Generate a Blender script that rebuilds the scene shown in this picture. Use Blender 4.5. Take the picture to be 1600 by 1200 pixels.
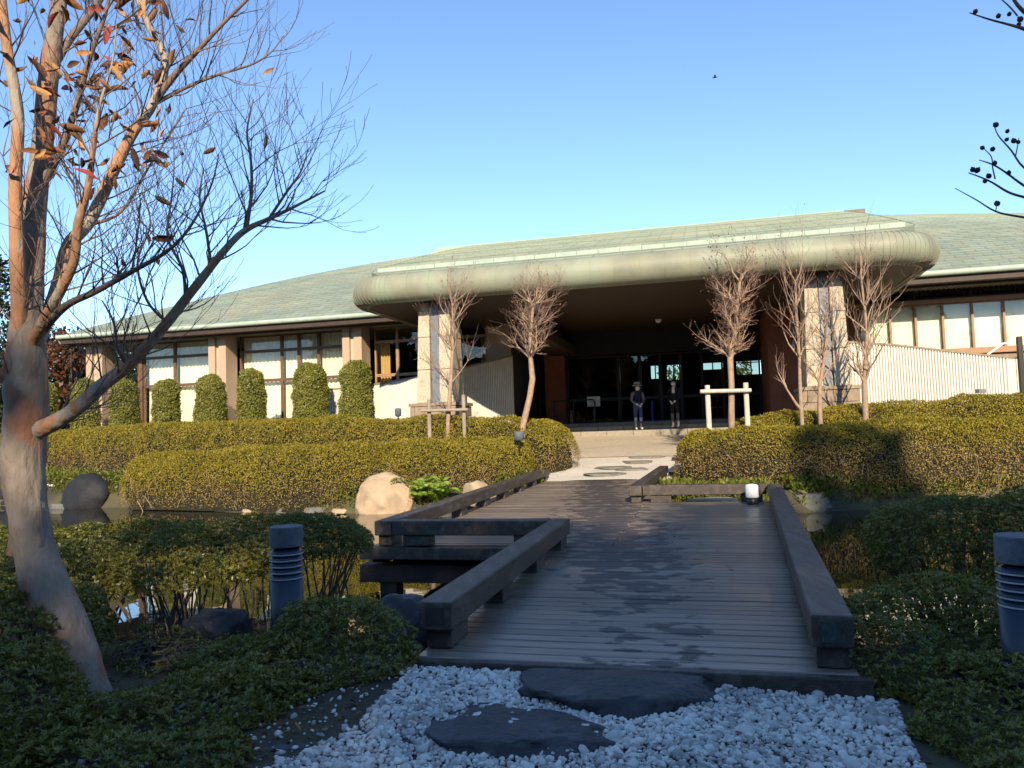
import bpy, bmesh, math, random
import numpy as np
from mathutils import Vector, Matrix
R = math.radians
for o in list(bpy.data.objects): bpy.data.objects.remove(o)
scene = bpy.context.scene
col = scene.collection

# ------------------------------------------------------------------ camera
F = 1203.0; PITCH = R(3.28); ROLL = R(1.89); CAMH = 1.38; TH = R(14)
_fw = Vector((0, math.cos(PITCH), math.sin(PITCH))); _r0 = Vector((1, 0, 0)); _u0 = Vector((0, -math.sin(PITCH), math.cos(PITCH)))
_up = _u0*math.cos(ROLL)+_r0*math.sin(ROLL); _rt = _r0*math.cos(ROLL)-_u0*math.sin(ROLL)
cam = bpy.data.objects.new('camera', bpy.data.cameras.new('camera')); col.objects.link(cam)
cam.matrix_world = Matrix(((_rt.x, _up.x, -_fw.x, 0), (_rt.y, _up.y, -_fw.y, 0), (_rt.z, _up.z, -_fw.z, CAMH), (0, 0, 0, 1)))
cam.data.sensor_width = 36; cam.data.lens = 36*F/1600; cam.data.clip_end = 6000; cam.data.clip_start = .05
scene.camera = cam
# ------------------------------------------------------------------ world, sun, exposure
SUN_EL = R(27.3); SUN_AZ = R(179)          # azimuth measured from +Y towards +X
w = bpy.data.worlds.new('World'); scene.world = w; w.use_nodes = True
wt = w.node_tree; sky = wt.nodes.new('ShaderNodeTexSky'); sky.sky_type = 'NISHITA'; sky.sun_disc = False
sky.sun_elevation = SUN_EL; sky.sun_rotation = SUN_AZ; sky.air_density = 1.0; sky.dust_density = 0.0; sky.ozone_density = 4.2
wt.links.new(sky.outputs[0], wt.nodes['Background'].inputs[0]); wt.nodes['Background'].inputs[1].default_value = 0.106
sl = bpy.data.lights.new('sun', 'SUN'); sl.energy = 3.2; sl.angle = R(.53); sl.color = (1, .84, .62)
so = bpy.data.objects.new('sun', sl); col.objects.link(so)
SUNV = Vector((math.sin(SUN_AZ)*math.cos(SUN_EL), math.cos(SUN_AZ)*math.cos(SUN_EL), math.sin(SUN_EL)))
so.rotation_euler = SUNV.to_track_quat('Z', 'Y').to_euler(); so.location = (0, -20, 30)
vs = scene.view_settings; vs.view_transform = 'Standard'; vs.look = 'None'; vs.exposure = 1.3; vs.gamma = 1

# ------------------------------------------------------------------ helpers: pixels of the photograph to points
def ray(u, v): return _fw+_rt*((u-800)/F)+_up*((600-v)/F)
def pz(u, v, z): d = ray(u, v); t = (z-CAMH)/d.z; return Vector((d.x*t, d.y*t, z))
def py(u, v, Y): d = ray(u, v); t = Y/d.y; return Vector((d.x*t, Y, CAMH+d.z*t))
CT, ST = math.cos(TH), math.sin(TH)
def W(a, b, z=0): return Vector((a*CT+b*ST, -a*ST+b*CT, z))
def AB(p): return (p[0]*CT-p[1]*ST, p[0]*ST+p[1]*CT, p[2])
def pb(u, v, b):
    d = ray(u, v); t = b/(d.x*ST+d.y*CT); return Vector((d.x*t, d.y*t, CAMH+d.z*t))
def B(u, v, b): return AB(pb(u, v, b))
rng = np.random.default_rng(7); random.seed(7)

def _hash(i, j, k, s):
    n = (i*374761393+j*668265263+k*2147483647+s*1274126177) & 0x7fffffff
    n = ((n ^ (n >> 13))*1274126177) & 0x7fffffff
    return ((n ^ (n >> 16)) & 0xffff)/65535.0
def vnoise(p, scale=1., seed=0):
    q = np.asarray(p, float)*scale; i = np.floor(q).astype(np.int64); f = q-i; f = f*f*(3-2*f); r = 0
    for dx in (0, 1):
        for dy in (0, 1):
            for dz in (0, 1):
                wgt = (f[:, 0] if dx else 1-f[:, 0])*(f[:, 1] if dy else 1-f[:, 1])*(f[:, 2] if dz else 1-f[:, 2])
                r = r+wgt*_hash(i[:, 0]+dx, i[:, 1]+dy, i[:, 2]+dz, seed)
    return r*2-1

# ------------------------------------------------------------------ materials
MATS = {}
def nd(t, typ, **kw):
    n = t.nodes.new(typ)
    for k, v in kw.items(): setattr(n, k, v)
    return n
def mat(name, c1, c2=None, scale=4., rough=.7, bump=0., bscale=None, metallic=0., spec=.4, stretch=(1, 1, 1), coord='pos', detail=5, rough2=None, c3=None, scale3=.6, amt3=.5, p3=(.5, .66)):
    m = bpy.data.materials.new(name); m.use_nodes = True; t = m.node_tree; b = t.nodes['Principled BSDF']
    b.inputs['Roughness'].default_value = rough; b.inputs['Metallic'].default_value = metallic; b.inputs['Specular IOR Level'].default_value = spec
    if coord == 'pos': g = nd(t, 'ShaderNodeNewGeometry'); src = g.outputs['Position']
    else: g = nd(t, 'ShaderNodeTexCoord'); src = g.outputs['Object']
    mp = nd(t, 'ShaderNodeMapping'); mp.inputs['Scale'].default_value = stretch; t.links.new(src, mp.inputs[0])
    c2 = c2 or tuple(x*.75 for x in c1)
    no = nd(t, 'ShaderNodeTexNoise'); no.inputs['Scale'].default_value = scale; no.inputs['Detail'].default_value = detail; no.inputs['Roughness'].default_value = .62
    t.links.new(mp.outputs[0], no.inputs['Vector'])
    cr = nd(t, 'ShaderNodeValToRGB'); cr.color_ramp.elements[0].position = .32; cr.color_ramp.elements[1].position = .68
    cr.color_ramp.elements[0].color = (*c2, 1); cr.color_ramp.elements[1].color = (*c1, 1)
    t.links.new(no.outputs[0], cr.inputs[0]); out = cr.outputs[0]
    if c3:
        n3 = nd(t, 'ShaderNodeTexNoise'); n3.inputs['Scale'].default_value = scale3; n3.inputs['Detail'].default_value = 3; t.links.new(mp.outputs[0], n3.inputs['Vector'])
        r3 = nd(t, 'ShaderNodeValToRGB'); r3.color_ramp.elements[0].position = p3[0]; r3.color_ramp.elements[1].position = p3[1]
        r3.color_ramp.elements[0].color = (0, 0, 0, 1); r3.color_ramp.elements[1].color = (amt3,)*3+(1,); t.links.new(n3.outputs[0], r3.inputs[0])
        mx = nd(t, 'ShaderNodeMix', data_type='RGBA'); t.links.new(r3.outputs[0], mx.inputs[0]); t.links.new(out, mx.inputs[6]); mx.inputs[7].default_value = (*c3, 1); out = mx.outputs[2]
    t.links.new(out, b.inputs['Base Color'])
    if rough2 is not None:
        mr = nd(t, 'ShaderNodeMapRange'); mr.inputs[1].default_value = .3; mr.inputs[2].default_value = .7; mr.inputs[3].default_value = rough2; mr.inputs[4].default_value = rough
        t.links.new(no.outputs[0], mr.inputs[0]); t.links.new(mr.outputs[0], b.inputs['Roughness'])
    if bump:
        nb = nd(t, 'ShaderNodeTexNoise'); nb.inputs['Scale'].default_value = bscale or scale*4; nb.inputs['Detail'].default_value = 6; t.links.new(mp.outputs[0], nb.inputs['Vector'])
        bp = nd(t, 'ShaderNodeBump'); bp.inputs['Strength'].default_value = bump; bp.inputs['Distance'].default_value = .02
        t.links.new(nb.outputs[0], bp.inputs['Height']); t.links.new(bp.outputs[0], b.inputs['Normal'])
    MATS[name] = m; return m
def leafmat(name, cols, trans=.25, rough=.5, spec=.35):
    m = bpy.data.materials.new(name); m.use_nodes = True; t = m.node_tree; b = t.nodes['Principled BSDF']
    g = nd(t, 'ShaderNodeNewGeometry'); cr = nd(t, 'ShaderNodeValToRGB'); e = cr.color_ramp.elements
    while len(e) < len(cols): e.new(.5)
    for i, c in enumerate(cols): e[i].position = i/(len(cols)-1); e[i].color = (*c, 1)
    no = nd(t, 'ShaderNodeTexNoise'); no.inputs['Scale'].default_value = 1.6; no.inputs['Detail'].default_value = 3; t.links.new(g.outputs['Position'], no.inputs['Vector'])
    ad = nd(t, 'ShaderNodeMath', operation='MULTIPLY_ADD'); t.links.new(no.outputs[0], ad.inputs[0]); ad.inputs[1].default_value = .9; 
    su = nd(t, 'ShaderNodeMath', operation='MULTIPLY_ADD'); t.links.new(g.outputs['Random Per Island'], su.inputs[0]); su.inputs[1].default_value = .6; su.inputs[2].default_value = -.25
    t.links.new(su.outputs[0], ad.inputs[2]); t.links.new(ad.outputs[0], cr.inputs[0])
    t.links.new(cr.outputs[0], b.inputs['Base Color']); b.inputs['Roughness'].default_value = rough; b.inputs['Specular IOR Level'].default_value = spec
    tr = nd(t, 'ShaderNodeBsdfTranslucent'); t.links.new(cr.outputs[0], tr.inputs[0]); mx = nd(t, 'ShaderNodeMixShader'); mx.inputs[0].default_value = trans
    t.links.new(b.outputs[0], mx.inputs[1]); t.links.new(tr.outputs[0], mx.inputs[2]); t.links.new(mx.outputs[0], t.nodes['Material Output'].inputs[0])
    MATS[name] = m; return m
def glassmat(name, tint=(.8, .85, .83), ior=1.5, dirt=.0):
    m = bpy.data.materials.new(name); m.use_nodes = True; t = m.node_tree; t.nodes.remove(t.nodes['Principled BSDF'])
    tr = nd(t, 'ShaderNodeBsdfTransparent'); tr.inputs[0].default_value = (*tint, 1); gl = nd(t, 'ShaderNodeBsdfGlossy'); gl.inputs['Roughness'].default_value = .01; gl.inputs[0].default_value = (.9, .9, .9, 1)
    fr = nd(t, 'ShaderNodeFresnel'); fr.inputs[0].default_value = ior; mx = nd(t, 'ShaderNodeMixShader')
    t.links.new(fr.outputs[0], mx.inputs[0]); t.links.new(tr.outputs[0], mx.inputs[1]); t.links.new(gl.outputs[0], mx.inputs[2]); t.links.new(mx.outputs[0], t.nodes['Material Output'].inputs[0])
    MATS[name] = m; return m
M = MATS
mat('soil', (.10, .075, .05), (.05, .038, .026), 6, .95, .6, 30)
mat('paving', (.50, .43, .33), (.38, .32, .24), 9, .85, .3, 40)
mat('far_gravel', (.74, .68, .57), (.45, .40, .33), 55, .9, .9, 60)
mat('roof', (.265, .305, .235), (.195, .235, .18), 1.2, .72, .15, 40, stretch=(1, 1, 2.5), c3=(.33, .31, .22), scale3=.35, amt3=.5)
mat('roof_pale', (.45, .56, .34), (.37, .48, .29), 2.0, .7, .1, 30)
mat('roof_edge', (.40, .46, .38), (.30, .36, .29), 3, .7, .1, 30)
mat('copper', (.27, .27, .19), (.20, .205, .15), 1.8, .58, .12, 14, stretch=(1, 1, .5), c3=(.30, .34, .25), scale3=.8, amt3=.6, rough2=.48)
mat('granite', (.58, .50, .37), (.42, .35, .25), 38, .8, .35, 60, c3=(.20, .16, .11), scale3=28, amt3=.55)
mat('steel', (.22, .235, .25), (.16, .17, .185), 3, .5, .05, 60, metallic=.4)
mat('plinth', (.33, .25, .175), (.22, .165, .115), 7, .85, .35, 40)
mat('step_stone', (.32, .28, .22), (.24, .205, .16), 8, .8, .2, 40)
mat('brick_tile', (.47, .35, .25), (.38, .27, .185), 20, .8, .25, 40, stretch=(1, 1, 6))
mat('groove', (.52, .43, .31), None, 5, .7)
mat('terracotta', (.27, .095, .045), (.20, .07, .034), 3, .75, .15, 30)
mat('frame_brown', (.16, .085, .045), (.11, .06, .034), 6, .5)
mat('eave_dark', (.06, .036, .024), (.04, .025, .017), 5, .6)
mat('frame_tan', (.36, .21, .11), (.28, .16, .085), 6, .5)
mat('frame_dark', (.018, .016, .014), (.012, .011, .01), 6, .45)
mat('soffit', (.40, .34, .25), (.33, .28, .20), 3, .8)
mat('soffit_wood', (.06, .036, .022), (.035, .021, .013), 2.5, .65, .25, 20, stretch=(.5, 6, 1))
mat('rib_white', (.74, .71, .62), (.63, .60, .52), 5, .7, .1, 30)
mat('curtain', (.78, .74, .62), (.70, .66, .54), 2, .85)
mat('curtain_gold', (.55, .36, .14), (.45, .28, .10), 3, .85)
mat('screen_pale', (.80, .80, .68), (.74, .75, .64), .8, .75)
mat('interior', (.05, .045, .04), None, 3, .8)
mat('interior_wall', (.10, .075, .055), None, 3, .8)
mat('bark', (.29, .24, .195), (.17, .135, .105), 11, .85, .8, 36, stretch=(1, 1, .4), c3=(.30, .135, .075), scale3=6.5, amt3=.9, p3=(.52, .6))
mat('bark_orange', (.42, .22, .12), (.30, .16, .09), 11, .8, .7, 40, stretch=(1, 1, .35), c3=(.34, .29, .235), scale3=7, amt3=1, p3=(.48, .53))
mat('twig', (.24, .17, .13), (.13, .09, .075), 14, .75, .3, 60)
mat('bark_pale', (.40, .28, .19), (.26, .17, .11), 12, .8, .4, 40)
mat('twig_pale', (.36, .245, .18), (.24, .155, .11), 14, .8)
mat('shrub_wood', (.13, .10, .075), (.07, .055, .04), 18, .85, .4, 60)
mat('stake', (.62, .56, .46), (.48, .42, .33), 9, .85, .3, 40, stretch=(1, 1, .3))
mat('stake_old', (.36, .30, .23), (.25, .20, .15), 9, .85, .3, 40, stretch=(1, 1, .3))
mat('bollard', (.020, .036, .068), (.015, .028, .054), 5, .42, .06, 80, rough2=.34)
mat('bollard_cap', (.12, .14, .165), (.08, .095, .115), 14, .75, .3, 60)
mat('bollard_ring', (.45, .48, .52), None, 9, .5)
mat('rock_dark', (.032, .035, .040), (.016, .018, .021), 7, .58, .8, 22, c3=(.085, .088, .092), scale3=5, amt3=.6, rough2=.45)
mat('rock_black', (.018, .019, .022), (.010, .011, .013), 7, .7, .7, 22)
mat('rock_tan', (.44, .33, .215), (.33, .24, .155), 4, .85, .6, 14, c3=(.22, .16, .10), scale3=2.5, amt3=.5)
mat('rock_grey', (.17, .165, .15), (.09, .088, .08), 6, .85, .7, 18, c3=(.08, .10, .05), scale3=3, amt3=.5)
mat('stone_slab', (.20, .185, .155), (.13, .12, .10), 6, .8, .5, 20)
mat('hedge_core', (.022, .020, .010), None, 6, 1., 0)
mat('white_plastic', (.78, .80, .80), None, 5, .4)
mat('black_plastic', (.015, .015, .017), None, 5, .4)
mat('blue_cloth', (.045, .075, .20), (.035, .06, .16), 20, .85)
mat('navy_cloth', (.012, .016, .06), None, 20, .85)
mat('black_cloth', (.010, .010, .012), None, 20, .85)
mat('grey_cloth', (.17, .165, .16), (.13, .125, .12), 20, .85)
mat('dark_grey_cloth', (.05, .05, .055), None, 20, .85)
mat('light_blue_cloth', (.38, .45, .68), None, 20, .85)
mat('white_cloth', (.78, .76, .72), None, 20, .8)
mat('skin', (.55, .36, .27), None, 10, .55)
mat('hair', (.018, .013, .010), None, 30, .5)
mat('hat_straw', (.58, .53, .45), None, 30, .8)
mat('pipe_green', (.30, .36, .20), None, 10, .5)
mat('blue_plastic', (.03, .03, .75), None, 10, .4)
leafmat('azalea', [(.075, .085, .014), (.145, .15, .022), (.23, .22, .038), (.33, .285, .07)], .35, .36, .6)
leafmat('hedge_leaf', [(.11, .11, .012), (.23, .195, .020), (.34, .27, .028), (.42, .31, .04)], .3)
leafmat('hedge_brown', [(.15, .095, .03), (.27, .18, .055), (.37, .265, .075), (.36, .28, .06)], .25)
leafmat('topiary_leaf', [(.10, .12, .02), (.19, .20, .035), (.27, .265, .055), (.36, .33, .10)], .25)
leafmat('weed_leaf', [(.07, .10, .012), (.14, .16, .022), (.23, .22, .03)], .3)
leafmat('fern_leaf', [(.16, .25, .03), (.24, .34, .05), (.32, .42, .07)], .35)
leafmat('grass', [(.06, .075, .02), (.10, .11, .03), (.16, .14, .05)], .25)
leafmat('dark_tree', [(.010, .018, .006), (.022, .036, .010), (.04, .055, .016), (.06, .07, .02)], .15)
leafmat('red_tree', [(.05, .02, .010), (.11, .04, .016), (.10, .06, .02)], .2)
leafmat('autumn', [(.11, .042, .014), (.30, .105, .03), (.42, .18, .055), (.36, .05, .03), (.40, .21, .075)], .35, .55)
leafmat('litter', [(.05, .03, .018), (.12, .07, .035), (.2, .12, .055)], .1, .8)
leafmat('pod', [(.03, .02, .015), (.07, .045, .03)], .0, .7)
leafmat('pod_red', [(.16, .06, .03), (.30, .12, .06), (.22, .09, .04)], .1, .7)
leafmat('pebble', [(.17, .165, .155), (.42, .41, .38), (.66, .64, .59), (.82, .80, .74)], .0, .8)
glassmat('glass', (.95, .97, .95), 1.42)
glassmat('glass_dark', (.55, .6, .58), 1.5)

# deck timber: grain along each plank, wet footprints and puddles with their own shapes
def deckmat():
    m = bpy.data.materials.new('deck_wood'); m.use_nodes = True; t = m.node_tree; b = t.nodes['Principled BSDF']
    g = nd(t, 'ShaderNodeNewGeometry'); oi = nd(t, 'ShaderNodeObjectInfo')
    rot = nd(t, 'ShaderNodeMapping'); rot.inputs['Rotation'].default_value = (0, 0, TH); t.links.new(g.outputs['Position'], rot.inputs[0])
    mp = nd(t, 'ShaderNodeMapping'); mp.inputs['Scale'].default_value = (1.2, 26, 26); t.links.new(rot.outputs[0], mp.inputs[0])
    n1 = nd(t, 'ShaderNodeTexNoise'); n1.inputs['Scale'].default_value = 2.2; n1.inputs['Detail'].default_value = 6; t.links.new(mp.outputs[0], n1.inputs[0])
    cr = nd(t, 'ShaderNodeValToRGB'); cr.color_ramp.elements[0].position = .3; cr.color_ramp.elements[1].position = .72
    cr.color_ramp.elements[0].color = (.085, .068, .055, 1); cr.color_ramp.elements[1].color = (.27, .215, .165, 1); t.links.new(n1.outputs[0], cr.inputs[0])
    hv = nd(t, 'ShaderNodeHueSaturation'); mr = nd(t, 'ShaderNodeMapRange'); mr.inputs[3].default_value = .72; mr.inputs[4].default_value = 1.3; t.links.new(oi.outputs['Random'], mr.inputs[0])
    t.links.new(mr.outputs[0], hv.inputs['Value']); t.links.new(cr.outputs[0], hv.inputs['Color'])
    # wet tracks down the middle of the walkway: blotches stretched along the planks
    mp2 = nd(t, 'ShaderNodeMapping'); mp2.inputs['Scale'].default_value = (3.2, 4.4, 1); t.links.new(rot.outputs[0], mp2.inputs[0])
    n2 = nd(t, 'ShaderNodeTexNoise'); n2.inputs['Scale'].default_value = 1.5; n2.inputs['Detail'].default_value = 5; t.links.new(mp2.outputs[0], n2.inputs[0])
    sx = nd(t, 'ShaderNodeSeparateXYZ'); t.links.new(rot.outputs[0], sx.inputs[0])
    # track centre a = -0.62 - 0.13*(b-5)
    cm = nd(t, 'ShaderNodeMath', operation='MULTIPLY_ADD'); t.links.new(sx.outputs['Y'], cm.inputs[0]); cm.inputs[1].default_value = .16; cm.inputs[2].default_value = -.35
    sm = nd(t, 'ShaderNodeMath', operation='ADD'); t.links.new(sx.outputs['X'], sm.inputs[0]); t.links.new(cm.outputs[0], sm.inputs[1])
    ab = nd(t, 'ShaderNodeMath', operation='ABSOLUTE'); t.links.new(sm.outputs[0], ab.inputs[0])
    fall = nd(t, 'ShaderNodeMapRange'); fall.inputs[1].default_value = .15; fall.inputs[2].default_value = 1.15; fall.inputs[3].default_value = .13; fall.inputs[4].default_value = -.24; t.links.new(ab.outputs[0], fall.inputs[0])
    by = nd(t, 'ShaderNodeMapRange'); by.inputs[1].default_value = 5.0; by.inputs[2].default_value = 7.2; by.inputs[3].default_value = -.16; by.inputs[4].default_value = 0; t.links.new(sx.outputs['Y'], by.inputs[0])
    a1 = nd(t, 'ShaderNodeMath', operation='ADD'); t.links.new(n2.outputs[0], a1.inputs[0]); t.links.new(fall.outputs[0], a1.inputs[1])
    a2 = nd(t, 'ShaderNodeMath', operation='ADD'); t.links.new(a1.outputs[0], a2.inputs[0]); t.links.new(by.outputs[0], a2.inputs[1])
    wr = nd(t, 'ShaderNodeValToRGB'); wr.color_ramp.elements[0].position = .49; wr.color_ramp.elements[1].position = .54; t.links.new(a2.outputs[0], wr.inputs[0])
    mx = nd(t, 'ShaderNodeMix', data_type='RGBA', blend_type='MULTIPLY'); t.links.new(wr.outputs[0], mx.inputs[0]); t.links.new(hv.outputs[0], mx.inputs[6]); mx.inputs[7].default_value = (.24, .22, .20, 1)
    t.links.new(mx.outputs[2], b.inputs['Base Color'])
    rr = nd(t, 'ShaderNodeMapRange'); rr.inputs[3].default_value = .34; rr.inputs[4].default_value = .6; t.links.new(wr.outputs[0], rr.inputs[0])
    t.links.new(rr.outputs[0], b.inputs['Roughness']); b.inputs['Specular IOR Level'].default_value = .9
    bp = nd(t, 'ShaderNodeBump'); bp.inputs['Strength'].default_value = .35; bp.inputs['Distance'].default_value = .006; t.links.new(n1.outputs[0], bp.inputs['Height']); t.links.new(bp.outputs[0], b.inputs['Normal'])
    MATS['deck_wood'] = m
deckmat()
mat('rail_wood', (.075, .056, .042), (.028, .022, .018), 3.0, .62, .5, 26, stretch=(5, 1, 5), spec=.5, rough2=.42, c3=(.17, .15, .135), scale3=2.4, amt3=.35)
mat('verdigris', (.05, .085, .08), (.02, .025, .024), 30, .7)
mat('beam_wood', (.05, .038, .03), (.025, .02, .017), 3.0, .7, .4, 26)

def watermat():
    m = bpy.data.materials.new('water'); m.use_nodes = True; t = m.node_tree; b = t.nodes['Principled BSDF']
    b.inputs['Base Color'].default_value = (.010, .012, .008, 1); b.inputs['Roughness'].default_value = .015; b.inputs['IOR'].default_value = 1.6; b.inputs['Specular IOR Level'].default_value = .8
    g = nd(t, 'ShaderNodeNewGeometry'); n = nd(t, 'ShaderNodeTexNoise'); n.inputs['Scale'].default_value = 1.6; n.inputs['Detail'].default_value = 2; t.links.new(g.outputs['Position'], n.inputs[0])
    bp = nd(t, 'ShaderNodeBump'); bp.inputs['Strength'].default_value = .06; bp.inputs['Distance'].default_value = .05; t.links.new(n.outputs[0], bp.inputs['Height']); t.links.new(bp.outputs[0], b.inputs['Normal'])
    MATS['water'] = m
watermat()
# ground: soil with grass patches
def groundmat():
    m = bpy.data.materials.new('ground'); m.use_nodes = True; t = m.node_tree; b = t.nodes['Principled BSDF']; b.inputs['Roughness'].default_value = .95
    g = nd(t, 'ShaderNodeNewGeometry'); n = nd(t, 'ShaderNodeTexNoise'); n.inputs['Scale'].default_value = .8; n.inputs['Detail'].default_value = 8; t.links.new(g.outputs['Position'], n.inputs[0])
    cr = nd(t, 'ShaderNodeValToRGB'); e = cr.color_ramp.elements; e.new(.5); e[0].position = .35; e[0].color = (.045, .034, .023, 1); e[1].color = (.06, .05, .03, 1); e[2].position = .66; e[2].color = (.085, .08, .036, 1)
    t.links.new(n.outputs[0], cr.inputs[0]); t.links.new(cr.outputs[0], b.inputs['Base Color'])
    n2 = nd(t, 'ShaderNodeTexNoise'); n2.inputs['Scale'].default_value = 30; n2.inputs['Detail'].default_value = 5; t.links.new(g.outputs['Position'], n2.inputs[0])
    bp = nd(t, 'ShaderNodeBump'); bp.inputs['Strength'].default_value = .7; bp.inputs['Distance'].default_value = .03; t.links.new(n2.outputs[0], bp.inputs['Height']); t.links.new(bp.outputs[0], b.inputs['Normal'])
    MATS['ground'] = m
groundmat()

# ------------------------------------------------------------------ mesh helpers
class MB:
    def __init__(s): s.v = []; s.f = []
    def add(s, vs, fs):
        n = len(s.v); s.v += [tuple(p) for p in vs]; s.f += [tuple(i+n for i in q) for q in fs]; return s
    def box(s, x0, x1, y0, y1, z0, z1):
        return s.add([(x0, y0, z0), (x1, y0, z0), (x1, y1, z0), (x0, y1, z0), (x0, y0, z1), (x1, y0, z1), (x1, y1, z1), (x0, y1, z1)],
                     [(0, 3, 2, 1), (4, 5, 6, 7), (0, 1, 5, 4), (1, 2, 6, 5), (2, 3, 7, 6), (3, 0, 4, 7)])
    def bar(s, p, q, wd, h, up=(0, 0, 1)):       # rectangular bar from p to q, its top along p-q height
        p, q = Vector(p), Vector(q); d = (q-p).normalized(); x = d.cross(Vector(up)).normalized()*wd/2; z = x.cross(d).normalized()*h/2
        vs = [p-x-z, p+x-z, q+x-z, q-x-z, p-x+z, p+x+z, q+x+z, q-x+z]
        return s.add(vs, [(0, 3, 2, 1), (4, 5, 6, 7), (0, 1, 5, 4), (1, 2, 6, 5), (2, 3, 7, 6), (3, 0, 4, 7)])
    def tube(s, pts, rads, n=6, cap=True, jit=0.):
        pts = [Vector(p) for p in pts]; base = len(s.v); ref = None
        for i, p in enumerate(pts):
            d = (pts[min(i+1, len(pts)-1)]-pts[max(i-1, 0)]).normalized()
            if ref is None: ref = d.cross(Vector((0.31, .87, .2))).normalized() if abs(d.dot(Vector((.31, .87, .2)))) < .95 else d.cross(Vector((1, 0, 0))).normalized()
            ref = (ref-d*ref.dot(d)).normalized(); o = d.cross(ref)
            for k in range(n):
                a = 2*math.pi*k/n; rr = rads[i]*(1+(random.uniform(-jit, jit) if jit else 0))
                s.v.append(tuple(p+(ref*math.cos(a)+o*math.sin(a))*rr))
        for i in range(len(pts)-1):
            for k in range(n):
                a = base+i*n+k; b2 = base+i*n+(k+1) % n; s.f.append((a, b2, b2+n, a+n))
        if cap:
            s.f.append(tuple(base+k for k in reversed(range(n)))); e = base+(len(pts)-1)*n; s.f.append(tuple(e+k for k in range(n)))
        return s
    def lathe(s, prof, n=24, c=(0, 0, 0)):       # prof [(r,z)]
        base = len(s.v)
        for r, z in prof:
            for k in range(n): a = 2*math.pi*k/n; s.v.append((c[0]+r*math.cos(a), c[1]+r*math.sin(a), c[2]+z))
        for i in range(len(prof)-1):
            for k in range(n): a = base+i*n+k; b2 = base+i*n+(k+1) % n; s.f.append((a, b2, b2+n, a+n))
        s.f.append(tuple(base+k for k in reversed(range(n)))); e = base+(len(prof)-1)*n; s.f.append(tuple(e+k for k in range(n)))
        return s
    def grid(s, rows):                            # rows of equal-length point lists
        base = len(s.v); m = len(rows[0])
        for r in rows: s.v += [tuple(p) for p in r]
        for i in range(len(rows)-1):
            for j in range(m-1): a = base+i*m+j; s.f.append((a, a+1, a+m+1, a+m))
        return s
    def mesh(s, name, mt, bevel=0., smooth=False, seg=2):
        me = bpy.data.meshes.new(name); me.from_pydata(s.v, [], s.f)
        if bevel:
            bm = bmesh.new(); bm.from_mesh(me)
            bmesh.ops.bevel(bm, geom=[e for e in bm.edges if e.calc_face_angle(0) > .5], offset=bevel, segments=seg, affect='EDGES', profile=.5); bm.to_mesh(me); bm.free()
        me.materials.append(M[mt] if isinstance(mt, str) else mt)
        if smooth: me.shade_smooth()
        me.update(); return me
def npmesh(name, V, Fq, mt, smooth=False):
    me = bpy.data.meshes.new(name); V = np.asarray(V, np.float32); Fq = np.asarray(Fq, np.int32); k = Fq.shape[1]
    me.vertices.add(len(V)); me.vertices.foreach_set('co', V.ravel()); me.loops.add(Fq.size); me.loops.foreach_set('vertex_index', Fq.ravel())
    me.polygons.add(len(Fq)); me.polygons.foreach_set('loop_start', np.arange(0, Fq.size, k, dtype=np.int32)); me.update(calc_edges=True); me.validate()
    me.materials.append(M[mt] if isinstance(mt, str) else mt)
    if smooth: me.shade_smooth()
    return me
def tag(o, label=None, cat=None, group=None, kind=None):
    if label: o['label'] = label
    if cat: o['category'] = cat
    if group: o['group'] = group
    if kind: o['kind'] = kind
    return o
def thing(name, label, cat, base=(0, 0, 0), group=None, ab=False):
    o = bpy.data.objects.new(name, None); col.objects.link(o); o.empty_display_size = .1
    o['_b'] = list(base)
    if ab: o.location = W(*base); o.rotation_euler = (0, 0, -TH)
    else: o.location = base
    return tag(o, label, cat, group)
def part(name, me, parent, label=None, kind=None):
    o = bpy.data.objects.new(name, me); col.objects.link(o)
    if parent is not None:
        o.parent = parent
        if '_b' in parent.keys(): o.matrix_parent_inverse = Matrix.Translation(-Vector(parent['_b']))
    if label: o['label'] = label
    if kind: o['kind'] = kind
    return o
def single(name, me, label, cat, group=None, kind=None): return tag(part(name, me, None), label, cat, group, kind)
def copy_tree(o, parent=None):
    c = o.copy(); col.objects.link(c); c.parent = parent
    for ch in list(o.children): copy_tree(ch, c)
    return c

# ------------------------------------------------------------------ ground and pond
WATER_Z = -.42
POND = np.array([(-60, 40), (-22, 26), (-15, 23.1), (-12.1, 21.4), (-10.5, 21.1), (-8.3, 19.6), (-6.2, 18.5), (-3.5, 17.5), (-2.2, 17.4), (-.9, 17.5), (.6, 17.2), (2.2, 15.9), (3.3, 13.5), (4.3, 13.8), (5.3, 14.85), (6.1, 15.05), (7.6, 15.25), (11, 15.35), (16, 15.1), (26, 13), (60, 8),
                 (60, 0), (26, 2.2), (12, 3.6), (6, 4.5), (2.6, 5.0), (1.2, 4.55), (-1, 5.0), (-1.3, 5.45), (-1.9, 5.5), (-2.5, 5.45), (-3.0, 5.9), (-3.6, 6.5), (-4.6, 7.4), (-6.5, 9.3), (-9, 10.5), (-14, 11.5), (-26, 14), (-60, 22)], float)
def sdf(P):
    A = POND; Bq = np.roll(POND, -1, 0); d = np.full(len(P), 1e9); ins = np.zeros(len(P), bool)
    for (ax, ay), (bx, by) in zip(A, Bq):
        e = np.array((bx-ax, by-ay)); q = P-np.array((ax, ay)); t = np.clip((q@e)/(e@e), 0, 1); r = q-t[:, None]*e; d = np.minimum(d, np.hypot(r[:, 0], r[:, 1]))
        c = ((ay > P[:, 1]) != (by > P[:, 1])); xi = ax+(P[:, 1]-ay)*(bx-ax)/((by-ay) if by != ay else 1e-9); ins ^= c & (P[:, 0] < xi)
    return np.where(ins, -d, d)
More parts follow.
